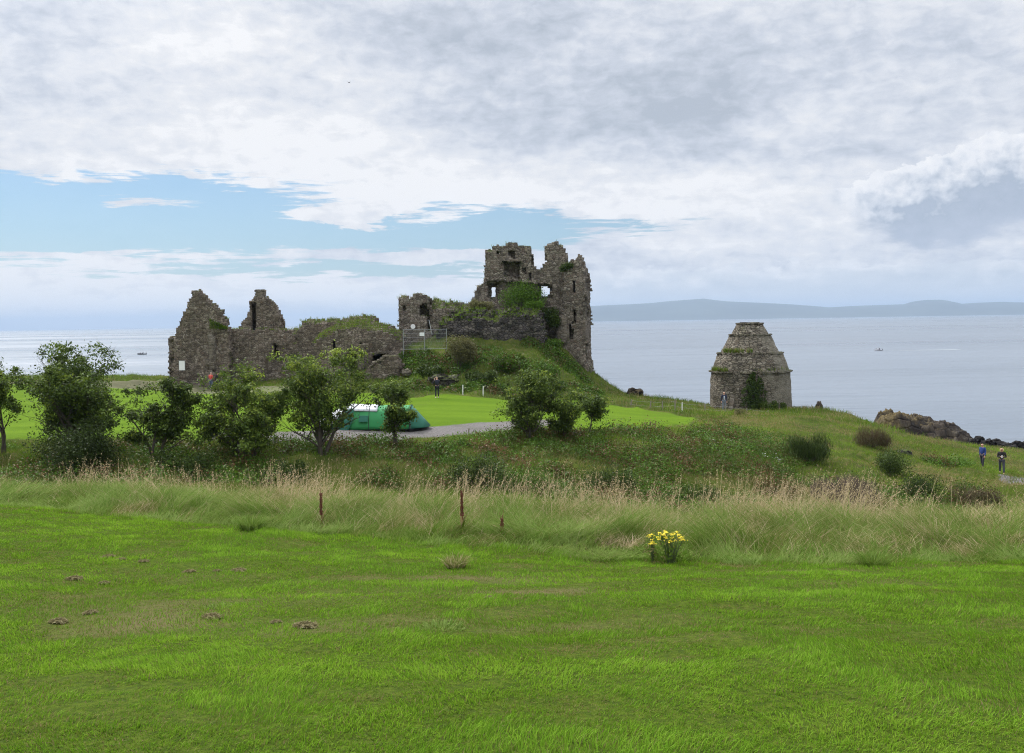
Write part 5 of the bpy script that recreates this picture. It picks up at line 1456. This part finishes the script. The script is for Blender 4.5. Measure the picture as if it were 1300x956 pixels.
CLOTH = {}
def cloth(c):
    if c not in CLOTH: CLOTH[c] = simple('clothing', c, .85, .15, 30)
    return CLOTH[c]
SKIN = simple('skin', (.50, .28, .20), .55, .05)
def person(loc, label, top=(.02, .02, .04), legs=(.02, .025, .04), hair=(.5, .35, .15), shoe=(.03, .03, .03), pose='stand', face=0.0, stride=0.0, height=1.7, long_hair=False, group=None, inner=None, item=None, coat=False):
    """faces -Y when face == 0"""
    root = empty('person', loc, label, 'person', group, rz=face)
    k = height / 1.7
    sit = pose == 'sit'
    hipz = .90 if not sit else .48
    dzu = hipz - .90
    def Pn(x, y, z): return (x * k, y * k, z * k)
    J = {}
    J['pel'] = (0, 0, hipz); J['bel'] = (0, .0, 1.06 + dzu); J['che'] = (0, .01, 1.26 + dzu); J['nek'] = (0, .0, 1.42 + dzu)
    hy = -.03 if pose in ('stand', 'walk') else -.05
    J['hd0'] = (0, hy * .5, 1.50 + dzu); J['hd1'] = (0, hy, 1.585 + dzu); J['hd2'] = (0, hy * .8, 1.655 + dzu)
    for s_, n in ((-1, 'l'), (1, 'r')):
        st = stride * s_
        J['sh' + n] = (s_ * .175, .01, 1.37 + dzu)
        if pose == 'photo': J['el' + n] = (s_ * .235, -.14, 1.16 + dzu); J['wr' + n] = (s_ * .10, -.30, 1.42 + dzu); hd = Vector((-s_ * .35, -.35, .8))
        elif pose == 'hold': J['el' + n] = (s_ * .235, -.02, 1.10 + dzu); J['wr' + n] = (s_ * .07, -.24, 1.14 + dzu); hd = Vector((-s_ * .7, -.6, .1))
        elif pose == 'sit': J['el' + n] = (s_ * .22, -.08, 1.12 + dzu); J['wr' + n] = (s_ * .14, -.30, 1.02 + dzu); hd = Vector((-s_ * .3, -1, -.1))
        else: J['el' + n] = (s_ * .225, .03 - st * .25, 1.11 + dzu); J['wr' + n] = (s_ * .235, -.03 - st * .55, .87 + dzu); hd = Vector((-s_ * .1, -.15 - st * .3, -1))
        J['hd' + n] = hd.normalized()
        J['hp' + n] = (s_ * .095, 0, hipz - .03)
        if sit: J['kn' + n] = (s_ * .12, -.42, .50); J['an' + n] = (s_ * .12, -.42, .08)
        else: J['kn' + n] = (s_ * .105, -st * .5 - (.03 if st > 0 else 0.02), .49); J['an' + n] = (s_ * .11, -st * .9 + (.02 if st < 0 else 0) , .085 + (.05 if st < 0 else 0))
    def build(spec, edges, mat, name, ri=0):
        nodes = [(Pn(*q), (r_ * k if not hasattr(r_, '__len__') else (r_[0] * k, r_[1] * k))) for q, r_ in spec]
        me = skin_eval(nodes, edges, ri, 1); me.name = name
        me.materials.append(mat); o = bpy.data.objects.new(name, me); link(o, root); return o
    # body: one continuous skin
    spec = [(J['pel'], .10), (J['bel'], .095), (J['che'], .115), (J['nek'], .052), (J['hd0'], .062), (J['hd1'], .082), (J['hd2'], .068)]
    ed = [(0, 1), (1, 2), (2, 3), (3, 4), (4, 5), (5, 6)]
    def addn(q, r_, par): spec.append((tuple(q), r_)); ed.append((par, len(spec) - 1)); return len(spec) - 1
    h1 = Vector(J['hd1'])
    nose = addn(h1 + Vector((0, -.098, -.012)), .012, 5)
    for s_ in (-1, 1): addn(h1 + Vector((s_ * .086, .01, -.005)), .014, 5)
    for n, s_ in (('l', -1), ('r', 1)):
        a = addn(J['sh' + n], .052, 2); a = addn(J['el' + n], .038, a); w_ = addn(J['wr' + n], .025, a)
        W = Vector(J['wr' + n]); d = J['hd' + n]; palm = addn(W + d * .06, (.030, .022), w_)
        sd = d.cross(Vector((0, 1, 0.3))).normalized()
        up_ = d.cross(sd).normalized()
        for f, ln in ((-1.5, .062), (-.5, .075), (.5, .07), (1.5, .055)):
            b0 = addn(W + d * .095 + sd * f * .018, .009, palm); b1 = addn(W + d * (.095 + ln * .55) + sd * f * .02 + up_ * .006, .008, b0); addn(W + d * (.095 + ln * .9) + sd * f * .02 + up_ * .022, .007, b1)
        t0 = addn(W + d * .04 + sd * (-.036), .010, palm); addn(W + d * .075 + sd * (-.055) + up_ * .012, .009, t0)
        a = addn(J['hp' + n], .085, 0); a = addn(J['kn' + n], .055, a); a = addn(J['an' + n], .037, a)
        F_ = Vector(J['an' + n]) + Vector((0, -.13, -.045)); addn(F_, (.035, .028), a)
    build(spec, ed, SKIN, 'body')
    # jacket
    spec = [(J['pel'] if not coat else (0, 0, hipz - .10), .135), (J['bel'], .125), (J['che'], .145), ((0, .0, 1.40 + dzu), .075)]; ed = [(0, 1), (1, 2), (2, 3)]
    for n in 'lr':
        w_ = Vector(J['wr' + n]) * .97 + Vector(J['el' + n]) * .03
        a = addn(J['sh' + n], .072, 2); a = addn(J['el' + n], .056, a); addn(w_, .042, a)
    build(spec, ed, cloth(top), 'jacket')
    if inner:
        build([((0, -.09, hipz + .02), .06), ((0, -.115, 1.15 + dzu), .07), ((0, -.085, 1.34 + dzu), .05)], [(0, 1), (1, 2)], cloth(inner), 'shirt')
    spec = [((0, 0, hipz + .03), .118)]; ed = []
    for n in 'lr':
        a = addn(J['hp' + n], .10, 0); a = addn(J['kn' + n], .072, a)
        q = Vector(J['an' + n]) * .92 + Vector(J['kn' + n]) * .08; addn(q, .058, a)
    build(spec, ed, cloth(legs), 'trousers')
    for n in 'lr':
        A_ = Vector(J['an' + n])
        build([(A_ + Vector((0, .04, -.035)), (.045, .042)), (A_ + Vector((0, -.06, -.042)), (.045, .038)), (A_ + Vector((0, -.155, -.048)), (.036, .028))], [(0, 1), (1, 2)], cloth(shoe), 'shoe')
    # hair
    hs = [(h1 + Vector((0, .02, .055)), .088), (h1 + Vector((0, .045, -.0)), .078)]
    he = [(0, 1)]
    if long_hair:
        hs += [(h1 + Vector((0, .065, -.12)), .075), (h1 + Vector((0, .06, -.24)), .055), (h1 + Vector((-.075, -.01, -.13)), .035), (h1 + Vector((.075, -.01, -.13)), .035), (h1 + Vector((-.075, .01, -.0)), .035), (h1 + Vector((.075, .01, 0)), .035)]
        he += [(1, 2), (2, 3), (1, 6), (6, 4), (1, 7), (7, 5)]
    build(hs, he, cloth(hair), 'hair')
    for s_ in (-1, 1):
        eyes = MB(); c = h1 + Vector((s_ * .032, -.078, .012)); eyes.box(c * k, (.016 * k, .012 * k, .009 * k))
        eyes.build('eye', cloth((.03, .02, .02)), root)
    m2 = MB(); c = h1 + Vector((0, -.08, -.045)); m2.box(c * k, (.04 * k, .01 * k, .008 * k)); m2.build('mouth', cloth((.35, .10, .09)), root)
    if item:
        o = MB(); c = (Vector(J['wrl']) + Vector(J['wrr'])) / 2 + (Vector(J['hdl']) + Vector(J['hdr'])).normalized() * .09
        o.box((0, 0, 0), (.15, .025, .09) if item[0] == 'camera' else (.09, .02, .16)); 
        if item[0] == 'camera': o.tube([(0, -.01, 0), (0, -.08, 0)], .032, 12)
        ob = o.build(item[0], cloth(item[1]))
        M_ = Matrix.Translation(Vector(loc)) @ Matrix.Rotation(face, 4, 'Z')
        ob.matrix_world = M_ @ Matrix.Translation(c * k)
        tag(ob, item[2], item[0])
    return root

def on(px, pb, Y, dz=0):
    b = at(px, pb, Y); return (b[0], Y, H(b[0], Y) + dz)
def stand_at(px, pt, Y, height):
    """stand so that the head shows at (px, pt)"""
    t_ = at(px, pt, Y); return (t_[0], Y, H(t_[0], Y))
person(on(555, 503.5, 78.5), 'person in navy clothes and white shoes taking a picture on the far lawn', (.012, .014, .028), (.012, .014, .022), (.42, .36, .30), (.7, .7, .7), 'photo', face=R(200), height=1.72, item=('camera', (.02, .02, .02), 'small dark camera held up by the person on the far lawn'))
person(on(268, 496, 98), 'white haired person in a red and pink top and blue trousers by the first gable', (.62, .09, .07), (.10, .13, .20), (.75, .73, .70), (.1, .1, .1), 'hold', face=R(160), height=1.68)
person(on(277, 496, 98.6), 'person in black beside the one in the red top', (.015, .013, .016), (.02, .02, .025), (.03, .02, .015), (.03, .03, .03), 'stand', face=R(-150), height=1.66)
person(on(919.5, 525, 85.2), 'white haired person in navy jacket over a pale shirt by the dovecote', (.018, .022, .05), (.16, .18, .22), (.75, .73, .72), (.1, .08, .06), 'stand', face=R(-5), height=1.70, inner=(.42, .46, .52), coat=True)
def walker_z(px, pb, Y): return tuple(at(px, pb, Y))
w1 = at(1272, 609, 61.5); w2 = at(1247.5, 606, 65.5)
person((w1[0], 61.5, H(w1[0], 61.5)), 'long haired blonde person in black top looking at a phone near the right edge', (.012, .010, .012), (.045, .05, .065), (.62, .45, .22), (.03, .03, .03), 'hold', face=R(-25), height=1.68, stride=.2, long_hair=True, item=('phone', (.75, .75, .75), 'pale phone held by the blonde person in black'))
person((w2[0], 65.5, H(w2[0], 65.5)), 'person in a bright blue jacket half hidden by grass on the right slope', (.02, .05, .22), (.03, .03, .045), (.45, .30, .16), (.03, .03, .03), 'walk', face=R(-60), height=1.66, stride=.15)

# ------------------------------------------------------------------ boats
def hull(L, B, Hh, mat, root, mat_in):
    mb = MB(); n = 14; rows = []
    for i in range(n + 1):
        t_ = i / n; w_ = B / 2 * (math.sin(min(1, t_ * 1.9) * PI / 2) ** .7 if t_ < .53 else 1 - .12 * (t_ - .53) / .47) * (1 if t_ > 0 else 0.02)
        w_ = max(w_, .02); sh = Hh * (1 + .45 * (1 - t_) ** 2.2)
        x_ = -L / 2 + L * t_
        rows.append([(x_, -w_, sh), (x_, -w_ * .9, Hh * .35), (x_, -w_ * .45, -.12), (x_, 0, -.18), (x_, w_ * .45, -.12), (x_, w_ * .9, Hh * .35), (x_, w_, sh), (x_, w_ * .86, sh - .02), (x_, w_ * .7, .12), (x_, -w_ * .7, .12), (x_, -w_ * .86, sh - .02)])
    vs = [v for r_ in rows for v in r_]; m_ = 11; fs = []
    for i in range(n):
        for k in range(m_): fs.append((i * m_ + k, i * m_ + (k + 1) % m_, (i + 1) * m_ + (k + 1) % m_, (i + 1) * m_ + k))
    fs.append(tuple(range(m_))); fs.append(tuple(n * m_ + k for k in range(m_ - 1, -1, -1)))
    mb.add(vs, fs); return mb.build('hull', mat, root)
def boats():
    navy = simple('boat_dark_paint', (.02, .022, .028), .5, .1); wht = simple('boat_white_paint', (.6, .6, .62), .45, .05)
    hz1 = 416.1; Y1 = CAMZ * FPX / (450.2 - hz1)
    p_ = at(180, 449, Y1); root = empty('fishing_boat', (p_[0], Y1, 0.02), 'small dark open boat with anglers on the sea at the left', 'boat')
    hull(4.9, 1.8, .55, navy, root, navy)
    mb = MB(); mb.box((-.3, 0, .4), (.3, 1.4, .06)); mb.build('thwart', navy, root)
    mb = MB(); mb.box((.9, 0, .4), (.3, 1.4, .06)); mb.build('thwart', navy, root)
    mb = MB(); mb.box((2.5, 0, .75), (.3, .35, .5)); mb.box((2.62, 0, .2), (.14, .16, .8)); mb.build('outboard_motor', navy, root)
    person((p_[0] - .9, Y1, .1), 'person in dark clothes crouching at the bow side of the open boat', pose='sit', face=R(60), height=1.7, hair=(.03, .02, .02))
    person((p_[0] + .75, Y1, .28), 'taller dark figure sitting amidships in the open boat', pose='sit', face=R(-40), height=1.95, hair=(.03, .02, .02))
    hz2 = 401.0; Y2 = CAMZ * FPX / (445.5 - hz2)
    p2 = at(1115, 445, Y2); root = empty('motor_boat', (p2[0], Y2, .02), 'tiny white motor boat trailing a wake on the sea at the right', 'boat')
    hull(3.4, 1.5, .5, wht, root, wht)
    mb = MB(); mb.box((-.4, 0, .85), (.8, .9, .5), 0, .03); mb.build('wheelhouse', wht, root)
    mb = MB(); mb.box((-.83, 0, .92), (.04, .7, .25)); mb.build('windscreen', navy, root)
    mb = MB(); mb.box((1.75, 0, .6), (.22, .3, .5)); mb.build('outboard_motor', navy, root)
    person((p2[0] + .6, Y2, .1), 'dark figure steering the tiny motor boat', pose='sit', face=R(-90), height=1.8, hair=(.03, .02, .02))
    # wake
    m, t, bs = new_mat('wake_foam'); bs.inputs['Base Color'].default_value = (.30, .34, .36, 1); bs.inputs['Roughness'].default_value = .5
    V = []; F = []
    n = 60
    for i in range(n + 1):
        x_ = 1.6 + i * .55; w_ = .25 + i * .045 + random.uniform(-.15, .15); off = math.sin(i * .4) * .3
        V += [(x_, off - w_, 0), (x_, off + w_, 0)]
        if i: F.append((2 * i - 2, 2 * i, 2 * i + 1, 2 * i - 1))
    mb = MB(); mb.add(V, F); o = mb.build('wake', m); o.location = (p2[0], Y2, .03); tag(o, kind='structure')
boats()
for o_ in list(COL.objects):
    if o_.name == 'tent': o_.scale = (1, .9, .88)

# ------------------------------------------------------------------ foreground plants
def dock(px, pt, pb, Y, label, seed):
    b = at(px, pb, Y); g = H(b[0], Y); t_ = at(px, pt, Y); h_ = t_[2] - g
    rg = np.random.default_rng(seed)
    root = empty('dock_plant', (b[0], Y, g), label, 'plant', 'red brown dock plants in the tall grass')
    mb = MB(); mb.tube([(0, 0, -.05), (.01, 0, h_ * .5), (.0, .01, h_)], [.008, .006, .003], 6)
    for k in range(5):
        z0 = h_ * (.5 + .09 * k); a = rg.uniform(0, 6.28); mb.tube([(0, 0, z0), (math.cos(a) * .035, math.sin(a) * .035, z0 + .16)], [.004, .002], 4)
    mb.build('stem', MAT['dock'], root)
    n = 700; z = h_ * (1 - .55 * rg.random(n) ** 1.0); r_ = .030 * (1 - .6 * (z / h_ - .45)) * (.5 + .5 * np.abs(np.sin(z * 34)))
    a = rg.uniform(0, 6.28, n); q = r_ * np.sqrt(rg.random(n))
    P = np.stack([q * np.cos(a), q * np.sin(a), z], 1)
    leaves('seed_head', P, rg.normal(size=P.shape), rg.uniform(.012, .022, n), .8, rg.random(n), MAT['dock'], root)
    n = 8; P = np.zeros((n, 3)); P[:, 2] = rg.uniform(0, h_ * .3, n)
    blades('leaf_rosette', P, rg.uniform(.15, .3, n), np.full(n, .04), rg.uniform(0, 6.28, n), rg.uniform(.5, 1.2, n), rg.uniform(.1, .6, n), MAT['bank_blade'], root, segs=4)
dock(408, 626, 668, 15.2, 'red brown dock stalk left of centre in the tall grass', 1)
dock(587, 623, 680, 14.3, 'tallest red brown dock stalk near the centre of the tall grass', 2)
dock(637.5, 658, 684, 13.9, 'short dark red dock stalk right of the tallest one', 3)

def ragwort(px, pt, pb, Y, label, seed, nh=7, spread=.17):
    b = at(px, pb, Y); g = H(b[0], Y); t_ = at(px, pt, Y); h_ = t_[2] - g
    rg = np.random.default_rng(seed)
    root = empty('ragwort', (b[0], Y, g), label, 'flower')
    mb = MB(); heads = []
    for k in range(nh):
        x_, y_ = rg.uniform(-spread, spread), rg.uniform(-.08, .08); z_ = h_ * rg.uniform(.55, 1.0)
        mb.tube([(x_ * .2, y_ * .2, -.03), (x_ * .5, y_ * .5, z_ * .5), (x_, y_, z_)], [.006, .005, .003], 5); heads.append((x_, y_, z_))
    st = mb.build('stem', simple('ragwort_stem', (.07, .10, .03), .8, .2), root)
    for hx, hy_, hz_ in heads:
        n = 26; v = rg.normal(size=(n, 3)) * np.array([.013, .013, .007]); P = v + np.array([hx, hy_, hz_])
        leaves('flower_head', P, rg.normal(size=(n, 3)) * .4 + np.array([0, -.3, 1]), rg.uniform(.010, .018, n), .9, rg.random(n), MAT['flower_yellow'], root)
    n = 150; i = rg.integers(0, nh, n); f = rg.uniform(.1, .95, n); hh = np.array(heads)[i]
    P = hh * f[:, None] + rg.normal(0, .055, (n, 3)); P[:, 2] = np.maximum(P[:, 2], .01)
    leaves('foliage', P, rg.normal(size=(n, 3)) + np.array([0, 0, .6]), rg.uniform(.04, .09, n), .3, rg.uniform(.2, .9, n), MAT['tall_blade'], root)
ragwort(852, 674, 716, 12.0, 'yellow ragwort with a full cluster of flower heads, the larger of two', 1, 24, .15)
ragwort(829, 676, 716, 12.15, 'small yellow ragwort with few flower heads left of the fuller one', 2, 8, .05)

def clump_mesh(name, seed):
    rg = np.random.default_rng(seed); n = 420
    a = rg.uniform(0, 6.28, n); r_ = np.sqrt(rg.random(n)); P = np.stack([r_ * np.cos(a) * .10, r_ * np.sin(a) * .07, (1 - r_ ** 2) * .03 * rg.random(n) + .02], 1)
    V, T = leaf_arrays(P, rg.normal(size=(n, 3)) + np.array([0, 0, 1.]), rg.uniform(.03, .07, n), .16, np.clip(rg.normal(.4, .25, n), 0, 1))
    o = raw_mesh(name, V, np.arange(4 * n), np.arange(n) * 4, MAT['hay'], attrs={'tint': T})
    return o
first = clump_mesh('clippings_clump', 3)
spots = [(137, 708, 1, ''), (154, 711, .7, ''), (183, 714, .8, ''), (95, 737, 1.1, ''), (133, 742, .8, ''), (240, 727, .9, ''), (275, 726, .6, ''), (304, 726, 1.1, ''), (270, 786, 1.1, ''), (75, 792, 1, ''), (388, 798, 1.2, ''), (350, 792, .6, ''), (115, 780, .8, ''), (620, 760, .6, '')]
for i, (px, py, sc_, _) in enumerate(spots):
    o = first if i == 0 else first.copy()
    if i: link(o)
    q = hit(px, py, y0=3.5); o.location = (q[0], q[1], H(q[0], q[1])); o.rotation_euler = (0, 0, random.uniform(-.7, .7)); o.scale = (sc_ * .8, sc_ * .8, sc_ * .7)
    tag(o, 'small brown clump of dried mown grass lying on the foreground lawn', 'grass clump', 'dried clippings on the foreground lawn')

def tussock(px, py, h_, rad, n, label, seed, t0=.5, w=.009, name='grass_tussock'):
    q = hit(px, py, y0=3.5); rg = np.random.default_rng(seed)
    a = rg.uniform(0, 6.28, n); r_ = rad * np.sqrt(rg.random(n)); P = np.stack([r_ * np.cos(a), r_ * np.sin(a), np.zeros(n)], 1)
    o = blades(name, P, rg.uniform(.5, 1.1, n) * h_, rg.uniform(.6, 1.4, n) * w, a + rg.normal(0, .5, n), rg.uniform(.2, 1.1, n), np.clip(rg.normal(t0, .18, n), 0, 1), MAT['tall_blade'], segs=4)
    o.location = (q[0], q[1], H(q[0], q[1]) - .01); tag(o, label, 'grass tussock')
tussock(318, 672, .26, .14, 420, 'dark green tussock at the left part of the mown edge', 1, .85)
tussock(578, 722, .20, .10, 320, 'tawny tuft on the lawn near the centre', 2, .32)
tussock(1108, 718, .20, .16, 380, 'dark green tussock at the mown edge on the right', 3, .8)
tussock(855, 712, .16, .2, 260, 'broad leaved weeds at the foot of the ragwort', 4, .8, .022, 'weed_clump')
tussock(560, 800, .07, .16, 200, 'pale weed rosette on the lawn near the bottom centre', 5, 1.0, .014, 'weed_rosette')
tussock(275, 772, .05, .1, 90, 'bluish green weed rosette on the dry patch', 6, 1.0, .012, 'weed_rosette')

def bird():
    Y = 160.0; p_ = at(443, 105, Y)
    mb = MB()
    mb.tube([(-.22, 0, 0), (-.1, 0, .03), (.1, 0, .03), (.24, 0, .01)], [.015, .055, .06, .012], 7)
    for s_ in (-1, 1):
        mb.add([(-.06, 0, .04), (.09, 0, .04), (.06, s_ * .3, .16), (-.04, s_ * .3, .17), (.05, s_ * .55, .10), (-.06, 0, .025), (.09, 0, .025), (.06, s_ * .3, .145)], [(0, 1, 2, 3), (3, 2, 4), (5, 7, 6)])
    o = mb.build('bird', simple('gull_plumage', (.12, .12, .13), .8)); o.location = p_; o.rotation_euler = (.2, -.2, 1.1)
    tag(o, 'small dark bird flying high in the cloudy sky', 'bird')
bird()

# white umbels on the right slope
n = 34
P = []
for k in range(n):
    px, py = random.choice([(918, 567), (905, 562), (976, 583), (984, 590), (970, 578)]); q = hit(px + random.gauss(0, 7), py + random.gauss(0, 4), y0=34); P.append(q + np.array([0, 0, .25]))
P = np.array(P); P = np.repeat(P, 4, 0) + RNG.normal(0, .05, (n * 4, 3)) * np.array([1, 1, .3])
o = leaves('umbel_flowers', P, RNG.normal(size=P.shape) * .3 + np.array([0, -.4, 1]), RNG.uniform(.03, .05, len(P)), .9, RNG.random(len(P)), MAT['stake_white'])
tag(o, 'scattered small white umbels on the upper right slope', 'flowers', kind='stuff')

# ------------------------------------------------------------------ render settings
scene.render.engine = 'CYCLES'
scene.cycles.max_bounces = 6; scene.cycles.diffuse_bounces = 3; scene.cycles.glossy_bounces = 2; scene.cycles.transmission_bounces = 3
scene.cycles.volume_bounces = 0; scene.cycles.transparent_max_bounces = 4
scene.cycles.use_denoising = True
scene.cycles.denoiser = 'OPENIMAGEDENOISE'
scene.cycles.denoising_input_passes = 'RGB_ALBEDO_NORMAL'
scene.cycles.denoising_prefilter = 'NONE'
scene.cycles.filter_width = 1.1
vs = scene.view_settings
scene.display_settings.display_device = 'sRGB'
vs.view_transform = 'Standard'; vs.look = 'None'; vs.gamma = 1; vs.use_curve_mapping = False
vs.exposure = 0.45
scene.render.resolution_x = 1024; scene.render.resolution_y = 753
